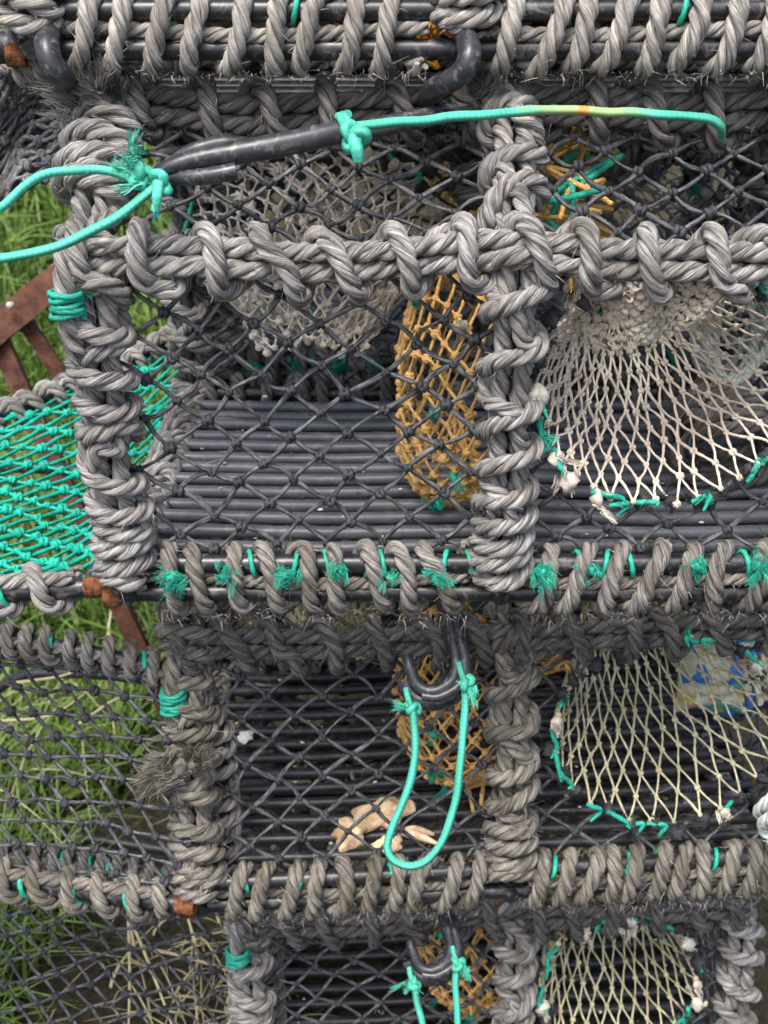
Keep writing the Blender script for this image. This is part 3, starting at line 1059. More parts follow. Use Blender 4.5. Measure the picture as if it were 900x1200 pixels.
def whipping(parent, x, y, z, n=4, R=0.012, mat='rope_grey'):
    """sea green twine whipped tightly round the doubled end of an upright's rope"""
    mb = MB()
    P = np.array([(x + 0.004, y + 0.004, z - 0.045), (x, y, z - 0.02), (x, y, z + 0.02), (x + 0.004, y + 0.004, z + 0.05)])
    C = catmull(P, 10)
    rope(mb, C, R * 0.8, fuzz=300)
    e = mb.build('rope_end', [M[mat], M['fibre']], parent)
    mb = MB()
    t = np.linspace(0, n * 2 * math.pi, n * 26)
    k = 1 + 0.05 * np.sin(2.3 * t) + 0.04 * np.sin(0.7 * t)
    P = np.stack([x + R * k * np.cos(t), y + R * k * np.sin(t), z - 0.002 * n + 0.0041 * t / (2 * math.pi) + 0.0011 * np.sin(1.37 * t)], 1)
    tube(mb, P, 0.0025, 7, ds=0.002, ply=3, twist=600, jitter=0.05)
    tuft(mb, P[-1], (0.4, -1, 0.3), 60, 0.007, 0.5, 0.0004, 0, 0.002)
    return mb.build('twine_whipping', M['twine_green'], e)


# main creel, the large one in the middle of the picture
A_loc = at(150, 677, 1.176)
def lx(u, d, o):    # local x from a survey column
    return (u - 450) / FPX * d - o
main, _, profA = creel(
    Vector(A_loc), (0, 0, 0), 'large grey roped creel in the middle, clean cream entrance net at right',
    (0.331, 0.33), 0.44, (-0.027, 0.30), (0.095, 0.402),
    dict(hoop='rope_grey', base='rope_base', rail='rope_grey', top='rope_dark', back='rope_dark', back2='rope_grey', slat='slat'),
    dict(front='net_cream', back='net_cream', side='net_orange'), (0.0252, 0.0208), 3,
    dict(rim=(0.462, 0.181, 0.110, 0.108), throat=(0.448, 0.15, 0.205, 0.044), M=36, N=11, bag=True),
    (0.185, 0.15, 0.15, 0.135, 0.082, 0.19, 0.118),
    dict(rim=(0.15, 0.21, 0.14, 0.095), throat=(0.155, 0.28, 0.205, 0.06)),
    tufts=[(lx(u, 1.16, A_loc[0]), z, b) for u, z, b in ((205, 0.012, 1.25), (265, 0.012, 0.9), (303, 0.018, 0), (338, 0.014, 1.2), (392, 0.02, 0.8), (425, 0.014, 0), (457, 0.012, 0.7), (512, 0.012, 0.9), (560, 0.016, 0),
                                                       (633, 0.016, 1.1), (690, 0.02, 0.6), (702, 0.012, 0), (748, 0.01, 0), (812, 0.024, 0.9), (885, 0.022, 1.1))])

third_loc = at(235, 1048, 1.40)
third, _, profB = creel(
    Vector(third_loc), (0, 0, math.radians(4)), 'algae stained creel under the middle one, crab shell and olive net inside',
    (0.33, 0.31), 0.44, (0.043, 0.285), (0.15, 0.352),
    dict(hoop='rope_brown', base='rope_brown', rail='rope_dark', top='rope_dark', back='rope_dark', back2='rope_brown'),
    dict(front='net_olive', back='net_olive', side='net_orange'), (0.0272, 0.0235), 17,
    dict(rim=(0.498, 0.165, 0.124, 0.110), throat=(0.475, 0.17, 0.235, 0.045), M=30, N=11),
    (0.2, 0.15, 0.15, 0.13, 0.098, 0.2, 0.14),
    dict(rim=(0.14, 0.215, 0.12, 0.07), throat=(0.155, 0.30, 0.2, 0.04)),
    tufts=[(0.055, 0.005, 0), (0.10, 0.006, 0), (0.21, 0.004, 0), (0.37, 0.012, 0), (0.40, 0.004, 0), (0.45, 0.012, 0), (0.50, 0.01, 0), (0.545, 0.006, 0)],
    base_pitch=(0.028, 0.025), hands=(-1, -1), fuzz=420, hoop_R=0.0086, base_R=0.0084)

fourth_loc = at(292, 1075, 1.574) + np.array([0, -0.032, -0.285])
fourth, _, profC = creel(
    Vector(fourth_loc), (0, 0, math.radians(3)), 'lowest creel of the middle stack, cut off by the bottom edge',
    (0.32, 0.28), 0.44, (0.032, 0.285), (0.14, 0.352),
    dict(hoop='rope_grey', base='rope_brown', rail='rope_dark', top='rope_dark', back='rope_dark', back2='rope_brown'),
    dict(front='net_olive', back='net_olive', side='net_orange'), (0.0262, 0.0225), 29,
    dict(rim=(0.452, 0.165, 0.098, 0.108), throat=(0.445, 0.16, 0.235, 0.05), M=28, N=10),
    (0.2, 0.15, 0.15, 0.13, 0.098, 0.2, 0.14),
    dict(rim=(0.14, 0.215, 0.12, 0.07), throat=(0.155, 0.30, 0.2, 0.04)), base_pitch=(0.034, 0.03), fuzz=300)

top_loc = at(40, 35, 1.035)
topc, _, profD = creel(
    Vector(top_loc), (0, 0, 0), 'topmost creel, only its pale roped base rods in view',
    (0.338, 0.33), 0.44, (-0.02, 0.30), (0.1, 0.40),
    dict(hoop='rope_pale', base='rope_pale', rail='rope_pale', top='rope_grey', back='rope_pale', back2='rope_pale'),
    dict(front='net_cream', back='net_cream', side='net_orange'), (0.0252, 0.0208), 41,
    dict(rim=(0.49, 0.172, 0.098, 0.118), throat=(0.448, 0.15, 0.205, 0.042), M=28, N=8),
    (0.185, 0.15, 0.15, 0.135, 0.068, 0.2, 0.14),
    dict(rim=(0.15, 0.205, 0.12, 0.085), throat=(0.155, 0.29, 0.19, 0.04)), base_pitch=(0.030, 0.028), hands=(-1, -1), fuzz=420,
    tufts=[(0.11, 0.024, 0), (0.2, 0.024, 0), (0.42, 0.02, 0), (0.5, 0.024, 0)])

# small extras on the creels
mb = MB()
rg = np.random.default_rng(5)
for q in range(26):
    p = np.array([rg.uniform(0.285, 0.325), rg.uniform(0.02, 0.05), rg.uniform(-0.012, 0.014)])
    tube(mb, catmull([p, p + rg.normal(0, 0.008, 3), p + rg.normal(0, 0.010, 3), p + rg.normal(0, 0.012, 3)], 5), 0.0019, 7, ds=0.002, ply=2, twist=900)
mb.build('loose_twine', M['orange_bright'], topc)
frayed_end(third, [M['fibre_dark'], M['fibre_mid']], [((-0.012, -0.002, 0.165), (-1.0, -0.35, -0.15), 1100, 0.034, 0.28, 0.012), ((0.008, -0.012, 0.178), (0.2, -0.6, 0.85), 550, 0.022, 0.32, 0.010)])
frayed_end(main, [M['rope_dark'], M['fibre_dark']], [((-0.004, 0.055, 0.402), (-0.9, -0.4, 0.45), 700, 0.030, 0.30, 0.011), ((0.004, 0.06, 0.405), (0.1, -0.5, 0.85), 600, 0.026, 0.4, 0.01)])
whipping(main, -0.018, -0.043, 0.262, n=5, R=0.0118)
whipping(third, -0.014, 0.016, 0.232, n=6, R=0.0112, mat='rope_brown')
whipping(fourth, -0.012, 0.006, 0.250, n=5, R=0.0118)

# creel copies added behind the front row to block background light
for src, dy, dx, dz, lab in ((main, 0.50, 0.03, 0.02, 'creel copy added behind the middle creel to block light'),
                             (topc, 0.50, 0.02, 0.0, 'creel copy added behind the topmost creel to block light'),
                             (third, 0.50, 0.05, -0.02, 'creel copy added behind the algae stained creel to block light')):
    c = copy_tree(src)
    c.location = src.location + Vector((dx, dy, dz))
    tag(c, lab, 'lobster creel', 'added creel copies blocking light from behind')

# ------------------------------------------------------------------ bungees: rubber hooks with sea green cord
CORD_R = 0.0033


def local(loc, pts):
    return np.asarray(pts, float) - np.asarray(loc, float)


def cord(mb, P, r=CORD_R, mat=0):
    C, u = resample(catmull(P, 10), 0.0025)
    sd = len(C)
    C = C + np.stack([noise1(u, 9, sd), noise1(u, 8, sd + 1), noise1(u, 10, sd + 2)], 1) * 0.0011 * np.minimum(1, np.minimum(u, u[-1] - u) / 0.03)[:, None]
    T, E1, E2 = transport(C)
    rr = r * (1 + 0.06 * noise1(u, 14, sd + 3))
    V = sweep(mb, C, E1, E2, rr, 10, mat, u, caps=True, ply=4, twist=0)
    nh = int(260 * u[-1])
    ii, jj = RNG.integers(0, len(C), nh), RNG.integers(0, 10, nh)
    out = nrm(V[ii, jj] - C[ii])
    hairs(mb, V[ii, jj], out * 0.6 + T[ii] * np.sign(RNG.standard_normal((nh, 1))) * 0.8 + RNG.normal(0, 0.3, (nh, 3)), RNG.uniform(0.001, 0.004, nh), 0.0002, mat)


def hanging_hook(cu, cv, d, k, label, parent_group, loop, seed):
    """J-shaped ribbed rubber hook with a loop of cord; (cu, cv) is where it comes out under the rail"""
    loc = at(cu, cv, d)
    root = empty('rubber_hook', Vector(loc))
    tag(root, label, 'bungee hook', parent_group)

    def p(du, dv, dd=0.0):
        return at(cu + du * k, cv + dv * k, d + dd) - loc
    mb = MB()
    # three ribs: back band, middle rib, front rib
    ribs = ((0.006, 0.0098, [(-12, -30, 0.05), (-2, -10, 0.03), (6, 30, 0), (16, 62, -0.004), (18, 82, -0.006), (5, 100, -0.006), (-22, 108, -0.006), (-42, 100, -0.004), (-50, 82, -0.002)]),
            (0.0, 0.0062, [(-8, -30, 0.044), (0, -8, 0.022), (5, 28, -0.006), (10, 58, -0.012), (4, 80, -0.014), (-18, 92, -0.014), (-36, 84, -0.012), (-45, 62, -0.01), (-48, 50, -0.006)]),
            (-0.002, 0.0052, [(2, -28, 0.04), (8, -8, 0.02), (14, 26, -0.008), (20, 56, -0.014), (14, 82, -0.016), (-10, 97, -0.018), (-30, 96, -0.016)]))
    for off, r, pts in ribs:
        P = catmull([p(*q) + np.array([0, off, 0]) for q in pts], 8)
        tube(mb, P, [r * 0.95, r, r, r, r * 0.9], 10, ds=0.003)
    mb.build('rubber_strap', M['rubber'], root)
    mb = MB()
    k1, k2 = p(-42, 112, -0.016), p(20, 82, -0.02)
    cord(mb, [k1 + [0, -0.004, 0.006]] + [p(a, b, -0.02) for a, b in loop] + [k2])
    cl = mb.build('cord_loop', M['cord'], root)
    for q, kk in enumerate((k1, k2)):
        mb = MB()
        cord_knot(mb, kk, 0.0033, 0, seed + q)
        tube(mb, catmull([kk, kk + [-0.004, 0.002, 0.010], kk + [-0.006, 0.01, 0.016]], 6), 0.003, 8, ds=0.002)
        tuft(mb, kk + [-0.005 + 0.012 * q, -0.003, 0.002 - 0.004 * q], (-1 + 1.6 * q, -0.5, 0.2 - q), 110, 0.013, 0.5, 0.0005, 0, 0.003)
        mb.build('cord_knot', M['cord'], cl)
    return root


G_HOOK = 'rubber hooks with cord loops hanging on the creels'
hanging_hook(525, 718, 1.285, 1.0, 'black rubber hook with long green cord loop on the algae stained creel', G_HOOK,
             [(-38, 150), (-42, 190), (-55, 225), (-67, 255), (-71, 275), (-61, 291), (-40, 297), (-18, 284), (2, 246), (13, 195), (18, 140), (20, 102)], 3)
hanging_hook(520, 1062, 1.50, 0.82, 'black rubber hook with green cord on the lowest creel, loop cut off by bottom edge', G_HOOK,
             [(-38, 140), (-30, 170), (-22, 215), (0, 250), (20, 215), (18, 140), (18, 100)], 9)

# the long bungee laid over the top front of the middle creel
loc = at(300, 178, 1.0)
bun = empty('rubber_hook', Vector(loc))
tag(bun, 'long black rubber strap tied with green cord across the upper net of the middle creel', 'bungee hook', G_HOOK)
mb = MB()
tube(mb, local(loc, catmull([at(178, 207, 1.0), at(200, 196, 0.995), at(230, 187, 0.995), at(300, 175, 0.995), at(370, 161, 1.0), at(408, 152, 1.005)], 10)), [0.0052, 0.0075, 0.0088, 0.0092, 0.0092, 0.0088], 14, ds=0.004)
tube(mb, local(loc, catmull([at(196, 192, 1.004), at(225, 177, 1.0), at(262, 168, 1.0), at(300, 168, 1.004)], 8)), [0.004, 0.006, 0.0062, 0.004], 12, ds=0.004)
tube(mb, local(loc, catmull([at(196, 208, 1.0), at(225, 208, 0.994), at(252, 205, 0.992), at(277, 200, 0.992)], 8)), [0.005, 0.0062, 0.0066, 0.0066], 12, ds=0.004)
tube(mb, local(loc, [at(412, 160, 1.03), at(470, 147, 1.045), at(525, 136, 1.055), at(556, 131, 1.07)]), 0.0058, 10, ds=0.004)
tube(mb, local(loc, [at(412, 150, 1.035), at(470, 138, 1.05), at(535, 126, 1.06)]), 0.0045, 10, ds=0.004)
mb.build('rubber_strap', M['rubber'], bun)
mb = MB()
cord(mb, local(loc, [at(408, 150, 0.992), at(440, 146, 0.995), at(500, 141, 1.005), at(560, 134, 1.01), at(640, 130, 1.03), at(700, 131, 1.035), at(760, 133, 1.04), at(805, 136, 1.045), at(832, 140, 1.05), at(845, 150, 1.058), at(846, 162, 1.08)]))
c1_ = mb.build('cord_end', M['cord_worn'], bun)
mb = MB()
cord_knot(mb, local(loc, at(415, 160, 0.982)), 0.0042, 0, 5)
tube(mb, local(loc, catmull([at(412, 160, 0.98), at(418, 175, 0.978), at(420, 188, 0.982)], 6)), [0.0045, 0.0052, 0.0042], 8, ds=0.002)
th = np.linspace(0, 4 * math.pi, 60)
ax = nrm(at(408, 152, 1.005) - at(370, 161, 1.0))
q1 = nrm(np.cross(ax, [0, 1, 0])); q2 = np.cross(ax, q1)
ring = local(loc, at(400, 154, 1.004)) + np.outer(np.cos(th), q1) * 0.0112 + np.outer(np.sin(th), q2) * 0.0112 + np.outer(th, ax) * 0.0006
tube(mb, ring, 0.0034, 8, ds=0.0025)
mb.build('cord_knot', M['cord'], c1_)
mb = MB()
cord(mb, local(loc, [at(192, 212, 0.985), at(160, 237, 0.98), at(120, 263, 0.97), at(80, 284, 0.965), at(35, 298, 0.965), at(-10, 304, 0.97), at(-45, 296, 0.975), at(-55, 272, 0.98), at(-30, 255, 0.985), at(0, 245, 0.985),
                      at(28, 220, 0.99), at(60, 203, 0.99), at(100, 198, 0.985), at(135, 203, 0.985), at(158, 213, 0.99), at(175, 222, 0.995)]))
c2_ = mb.build('cord_loop', M['cord'], bun)
mb = MB()
for q, (u, v) in enumerate(((165, 205), (188, 214))):
    cord_knot(mb, local(loc, at(u, v, 0.984)), 0.0038, 0, 20 + q)
tube(mb, local(loc, catmull([at(186, 214, 0.978), at(184, 230, 0.976), at(183, 246, 0.98)], 6)), [0.0042, 0.0042, 0.0028], 8, ds=0.002)
pk = local(loc, at(160, 196, 0.985))
tuft(mb, pk, (-0.2, -0.6, 0.8), 260, 0.017, 0.5, 0.0006, 0, 0.005)
tuft(mb, local(loc, at(183, 240, 0.98)), (0, -0.2, -1), 40, 0.008, 0.3, 0.0005, 0, 0.002)
mb.build('cord_knot', M['cord'], c2_)

# two bare rubber hooks gripping the topmost creel's lower rod
for (lab, pts, r) in (('short black rubber hook at the left end of the topmost creel', [(58, 30, 1.03), (55, 52, 1.012), (60, 74, 1.01), (72, 90, 1.02), (84, 100, 1.05)], 0.0095),
                      ('bent black rubber hook round the topmost creel rod above the central hoop', [(546, 44, 1.02), (550, 56, 1.008), (549, 72, 1.005), (540, 86, 1.01), (524, 97, 1.02), (508, 104, 1.04), (498, 118, 1.07)], 0.0088)):
    l0 = at(*pts[0])
    mb = MB()
    tube(mb, local(l0, catmull([at(*q) for q in pts], 8)), [r, r * 1.05, r, r * 0.95, r * 0.7], 14, ds=0.003)
    o = mb.build('rubber_hook', M['rubber'])
    o.location = Vector(l0)
    tag(o, lab, 'bungee hook', 'bare rubber hooks on the topmost creel')

# ------------------------------------------------------------------ things inside the creels
def shell_piece(mb, c, ax, R, seed, open_=0.9, flat=0.45, n=48, m=22):
    rg = np.random.default_rng(seed)
    a = np.linspace(0, 2 * math.pi, n, endpoint=False)
    b = np.linspace(0.02, open_ * math.pi / 2, m)
    B, A = np.meshgrid(b, a, indexing='ij')
    edge = 1 + 0.2 * np.sin(2 * A + rg.random() * 6) * (B / b[-1]) + 0.15 * np.sin(5 * A + rg.random() * 6) * (B / b[-1]) ** 2 + 0.06 * np.sin(11 * A + rg.random() * 6) * (B / b[-1]) ** 3
    x, y = np.sin(B) * np.cos(A) * edge, np.sin(B) * np.sin(A) * edge * 0.72
    z = (np.cos(B) - 0.4) * flat * (1 + 0.2 * np.sin(4 * x + 3 * y)) + 0.05 * np.sin(9 * x + 4) * np.sin(8 * y) + 0.008 * rg.standard_normal(B.shape)
    R3 = np.array(Matrix.Rotation(ax[3], 3, Vector(ax[:3]).normalized()))
    V = np.stack([x, y, z], -1) * R
    mb.add(V @ R3.T + c, grid_faces(m, n), grid_uv(np.linspace(0, 1, m), n), 0)
    V2 = V * 0.93 - [0, 0, 0.0016]
    mb.add(V2 @ R3.T + c, grid_faces(m, n)[:, ::-1], grid_uv(np.linspace(0, 1, m), n), 0)


def on_floor(root_loc, yaw, x, y, z):
    c, s = math.cos(yaw), math.sin(yaw)
    return np.array([root_loc[0] + c * x - s * y, root_loc[1] + s * x + c * y, root_loc[2] + z])


cl = on_floor(third_loc, math.radians(4), 0.19, 0.062, 0.026)
sh = empty('crab_shell', Vector(cl))
tag(sh, 'broken pale orange crab shell lying on the slats of the algae stained creel', 'crab shell')
mb = MB(); shell_piece(mb, (0.006, 0.015, 0.010), (0.6, -0.2, 0.3, 0.55), 0.030, 2); mb.build('carapace', M['shell'], sh)
mb = MB(); shell_piece(mb, (-0.028, -0.016, 0.006), (0.8, 0.3, 0.1, 0.8), 0.021, 5, 0.95, 0.5); mb.build('shell_piece', M['shell'], sh)
mb = MB(); shell_piece(mb, (0.012, -0.03, 0.003), (0.9, -0.3, 0.2, 0.9), 0.015, 8, 0.95, 0.6); mb.build('shell_piece', M['shell'], sh)
mb = MB()
for a0, ln in ((-0.5, 0.036), (0.3, 0.03)):
    P = catmull([(0.03, -0.01, 0.004), (0.045, -0.018 + a0 * 0.01, 0.010), (0.045 + ln * 0.6, -0.02 + a0 * 0.02, 0.004)], 6)
    tube(mb, P, [0.005, 0.006, 0.0045, 0.002], 8, ds=0.003)
mb.build('leg', M['shell'], sh)

for (x, y, lab, sd) in ((0.042, 0.25, 'small white shell on the slats near the left hoop of the algae stained creel', 4),):
    p0 = on_floor(third_loc, math.radians(4), x, y, 0.026)
    mb = MB(); shell_piece(mb, (0, 0, 0), (1, 0.2, 0, 0.5), 0.011, sd); o = mb.build('sea_shell', M['white_shell']); o.location = Vector(p0)
    tag(o, lab, 'shell')

M['hank'] = fibre_mat('pale mint rope', (0.42, 0.5, 0.43), (0.74, 0.77, 0.7), (0.35, 0.42, 0.36), 0.4)
M['fibre_white'] = plain('white fibre', (0.6, 0.6, 0.55), (0.8, 0.8, 0.75), 60, 0.9, 0)


def hank(loc, label, R, size, turns, seed, sx=1.0, mats=('hank', 'fibre_white')):
    rg = np.random.default_rng(seed)
    mb = MB()
    t = np.linspace(0, turns * 2 * math.pi, turns * 40)
    P = np.stack([sx * size[0] * np.cos(t) * (1 + 0.5 * noise1(t, 0.11, seed)) + 0.012 * noise1(t, 0.05, seed + 5), size[1] * (t / t[-1] - 0.5) + 0.012 * noise1(t, 0.21, seed + 1), size[2] * np.sin(t) * (1 + 0.15 * noise1(t, 0.13, seed + 2))], 1)
    rope(mb, P, R, fuzz=120)
    o = mb.build('rope_hank', [M[mats[0]], M[mats[1]]])
    o.location = Vector(loc)
    tag(o, label, 'rope')
    return o


hank(on_floor(A_loc, 0, 0.58, 0.27, 0.15), 'pale mint rope hank behind the cream entrance net of the middle creel', 0.0045, (0.03, 0.05, 0.06), 7, 7)
hank(on_floor(A_loc, 0, 0.575, 0.20, 0.055), 'tangle of dark rope on the slats at the right end of the middle creel', 0.0078, (0.05, 0.11, 0.036), 7, 15, mats=('rope_dark', 'fibre_dark'))
hank(at(924, 958, 1.33), 'white rope coil at the right edge beside the algae stained creel', 0.0062, (0.014, 0.045, 0.026), 5, 9)


def sack(loc, label, size, seed):
    rg = np.random.default_rng(seed)
    n = 40
    u, v = np.meshgrid(np.linspace(-1, 1, n), np.linspace(-1, 1, n), indexing='ij')
    f = np.zeros_like(u)
    for _ in range(9):
        d = rg.normal(0, 3.2, 2)
        f += np.abs(np.sin(u * d[0] + v * d[1] + rg.random() * 6)) * rg.uniform(0.3, 1)
    f = f / 5
    x = u * size[0] * (1 + 0.1 * f)
    z = v * size[2] * (1 + 0.12 * np.sin(3 * u))
    fr = (1 - u ** 2) * (1 - v ** 2)
    V1 = np.stack([x, -size[1] * (0.25 + 0.9 * f) * np.sqrt(fr + 0.02), z], -1)
    V2 = np.stack([x, size[1] * (0.25 + 0.7 * f) * np.sqrt(fr + 0.02), z], -1)
    mb = MB()
    F = grid_faces(n, n, closed=False)
    mb.add(V1, F, None, 0)
    mb.add(V2, F[:, ::-1], None, 0)
    m, nt, b = new_mat('printed plastic')
    vor = N_(nt, 'ShaderNodeTexVoronoi')
    vor.inputs['Scale'].default_value = 48
    wv = N_(nt, 'ShaderNodeTexNoise')
    wv.inputs['Scale'].default_value = 60
    nt.links.new(objco(nt), wv.inputs['Vector'])
    wm = N_(nt, 'ShaderNodeVectorMath', operation='MULTIPLY_ADD')
    wm.inputs[1].default_value = (0.03, 0.03, 0.03)
    nt.links.new(wv.outputs['Color'], wm.inputs[0])
    nt.links.new(objco(nt), wm.inputs[2])
    nt.links.new(wm.outputs['Vector'], vor.inputs['Vector'])
    sep = N_(nt, 'ShaderNodeSeparateColor')
    nt.links.new(vor.outputs['Color'], sep.inputs['Color'])
    c = ramp(nt, sep.outputs['Red'], [(0.0, (0.05, 0.2, 0.55)), (0.24, (0.6, 0.58, 0.42)), (0.45, (0.62, 0.5, 0.16)), (0.62, (0.7, 0.68, 0.58)), (0.82, (0.1, 0.4, 0.33)), (0.92, (0.6, 0.3, 0.2))])
    nt.nodes[-1].color_ramp.interpolation = 'CONSTANT' if hasattr(nt.nodes[-1], 'color_ramp') else None
    nt.links.new(c, b.inputs['Base Color'])
    b.inputs['Roughness'].default_value = 0.4
    o = mb.build('plastic_sack', m)
    o.location = Vector(loc)
    tag(o, label, 'plastic sack')


sack(on_floor(third_loc, math.radians(4), 0.625, 0.24, 0.115), 'crumpled blue and yellow printed sack inside the algae stained creel', (0.05, 0.03, 0.075), 3)

# ------------------------------------------------------------------ neighbouring creels on the left
G_LEFT = 'netted creels at the left'


def rod_with_lashing(root, P, r, mats, pitch, R, seed, rusty_end=True, core=1, fuzz=300, name='rail', ties=()):
    C, s = resample(P, 0.012)
    T, E1, E2 = transport(C)
    mb = MB(); tube(mb, C, r, 12, ds=0.012)
    rail_ = mb.build(name, M['plastic'], root)
    mb = MB()
    W = helix(C[:-1], E1[:-1], E2[:-1], r + R * 0.95, r + R * 0.95, pitch, 0, 1, 0.9, seed, 0.05)
    rope(mb, W, R, fuzz=fuzz)
    for k in range(core):
        rope(mb, C[:-1] + E1[:-1] * (r * 0.6) + np.array([0, -0.004, 0.006]), R * 0.9, fuzz=fuzz)
    mb.build('rope_lashing', mats, rail_)
    if rusty_end:
        mb = MB()
        d = nrm(C[-1] - C[-3])
        tube(mb, [C[-1] - d * 0.004, C[-1] + d * 0.007, C[-1] + d * 0.017], [r * 1.03, r * 1.08, r * 0.9], 14, ds=0.0015, jitter=0.06)
        mb.build('rusty_rod_end', M['rust'], rail_)
    for q, f in enumerate(ties):
        i = int(f * (len(C) - 2))
        th = np.linspace(0, 4.5, 22)
        ring = C[i] + np.outer(np.cos(th), E1[i]) * (r + 0.003) + np.outer(np.sin(th), E2[i]) * (r + 0.003) + np.outer(th, T[i]) * 0.0035
        mb = MB(); tube(mb, ring, 0.003, 7, ds=0.002, ply=3, twist=600); mb.build('twine_tie', M['twine_green'], rail_)
    return rail_


# green netted creel: its lid of sea green net, front rail and back rope
FR, FL = at(104, 688, 1.19), at(-330, 712, 1.17)
BR, BL = at(232, 378, 1.80), at(-330, 560, 1.52)
gl = np.array([-0.45, 1.25, H - 0.62])
green = empty('lobster_creel', Vector(gl))
tag(green, 'creel covered in bright sea green netting, left of the middle creel', 'lobster creel', G_LEFT)
rod_with_lashing(green, local(gl, [FL, (FL + FR) / 2, FR]), 0.0095, [M['rope_grey'], M['fibre']], 0.046, 0.0082, 5, True, 1, ties=(0.55, 0.7, 0.8, 0.9))
BM = at(75, 458, 1.62); BM2 = at(-40, 500, 1.55)
rod_with_lashing(green, local(gl, catmull([BL, BM2, BM, at(150, 428, 1.70), BR], 8)), 0.007, [M['rope_grey'], M['fibre']], 0.028, 0.0075, 8, False, 1)
backline = catmull([BL, BM2, BM, at(150, 428, 1.70), BR], 20)
frontline = np.array([FL, FR])
bl_s = (backline[:, 0] - backline[0, 0]) / (backline[-1, 0] - backline[0, 0])


def gsurf(s, t):
    f = np.stack([np.interp(s, [0, 1], frontline[:, k]) for k in range(3)], -1)
    b = np.stack([np.interp(s, bl_s, backline[:, k]) for k in range(3)], -1)
    q = f * (1 - t[..., None]) + b * t[..., None]
    q[..., 2] -= 0.035 * np.sin(np.clip(t, 0, 1) * math.pi) * (0.6 + 0.4 * np.sin(s * 9))
    return q - gl


mb = MB()
net(mb, gsurf, (0.056, 0.037), (0.037, -0.031), (0, 1), (0, 1), 0.0021, seed=4, jit=0.0035, rough=0.001, kscale=1.15, warp=0.003)
mb.build('lid_net', M['net_green'], green)
mb = MB()
tube(mb, local(gl, [FR + [0.0, 0, 0], (FR + BR) / 2 + [0.01, 0, -0.02], BR]), 0.008, 10, ds=0.02)
tube(mb, local(gl, [FL, BL]), 0.008, 10, ds=0.02)
for p in (FL, BL, BM2):
    tube(mb, local(gl, [p, [p[0], p[1], H - 0.70]]), 0.008, 10, ds=0.02)
mb.build('base_frame', M['plastic'], green)


def end_on_creel(loc, yaw, W, Hh, D, label, seed, mats, va, vb, ties, pitch=0.035):
    """creel lying with its arched, netted end towards us; origin at its right front base corner"""
    root = empty('lobster_creel', Vector(loc), (0, 0, yaw))
    tag(root, label, 'lobster creel', G_LEFT)
    arch = round_poly([(0.045, 0.07, 0.0), (0.045, 0.07, Hh * 0.7), (0.015, 0.06, Hh * 0.91), (-0.09, 0.045, Hh), (-W + 0.2, 0.045, Hh), (-W + 0.075, 0.04, Hh * 0.95), (-W, 0.02, Hh * 0.62), (-W, 0, 0)], 0.09)
    rod_with_lashing(root, arch[::-1], 0.0085, [M['rope_base'], M['fibre']], 0.021, 0.0066, seed, False, 1, 220, 'hoop', ties=(0.5, 0.54, 0.57, 0.60, 0.635, 0.665, 0.69, 0.72))
    rod_with_lashing(root, np.array([(-W, 0, 0), (-W * 0.5, -0.006, -0.004), (0.02, 0, 0)]), 0.0105, mats, pitch, 0.0078, seed + 1, True, 1, 340, 'base_rail', ties=ties)
    mb = MB()
    tube(mb, arch + [0, D, 0], 0.008, 10, ds=0.02)
    for x in (0.0, -W):
        tube(mb, [(x, 0, 0), (x, D, 0)], 0.0085, 10, ds=0.02)
    tube(mb, [(0, D, 0), (-W, D, 0)], 0.0085, 10, ds=0.02)
    mb.build('base_frame', M['plastic'], root)
    ax, az = arch[::-1, 0], arch[::-1, 2]

    def dom(s, t):
        h = np.interp(s, np.maximum.accumulate(np.sort(arch[:, 0])), arch[np.argsort(arch[:, 0]), 2])
        edge = np.interp(t, [0, Hh * 0.7, Hh * 0.93, Hh], [0.03, 0.035, 0.008, -0.09])
        return (t < np.maximum(h, Hh * 0.3) - 0.003) & (s < edge - 0.003) & (s > -W + 0.02)
    mb = MB()
    net(mb, lambda s, t: np.stack([s, 0.002 + 0.045 * np.clip(t / Hh, 0, 1) + 0.02 * np.sin(np.clip(t / Hh, 0, 1) * math.pi) * np.sin(-s / W * math.pi), t], -1), va, vb, (-W, 0.04), (0.008, Hh), 0.0019, dom, seed=seed, jit=0.0022, warp=0.0025, kscale=1.2, kmat=1)
    mb.build('end_net', [M['net_black'], M['net_knot']], root)
    return root


L3 = at(190, 1056, 1.385)
end_on_creel(Vector(L3), math.radians(-13), 0.56, 0.268, 0.42, 'creel with arched black netted end facing out, grass behind, below the green netted one', 61,
             [M['rope_brown'], M['fibre']], (0.031, 0.0035), (0.0215, -0.023), (0.62, 0.72, 0.82, 0.93))
L4 = at(300, 1392, 1.50)
L4 = np.array([-0.205, 1.215, H - 1.372])
end_on_creel(Vector(L4), math.radians(-12), 0.56, 0.285, 0.42, 'lowest black netted creel at the left, cut off by the bottom edge', 71,
             [M['rope_brown'], M['fibre']], (0.026, 0.013), (0.0215, -0.022), (0.7, 0.85))

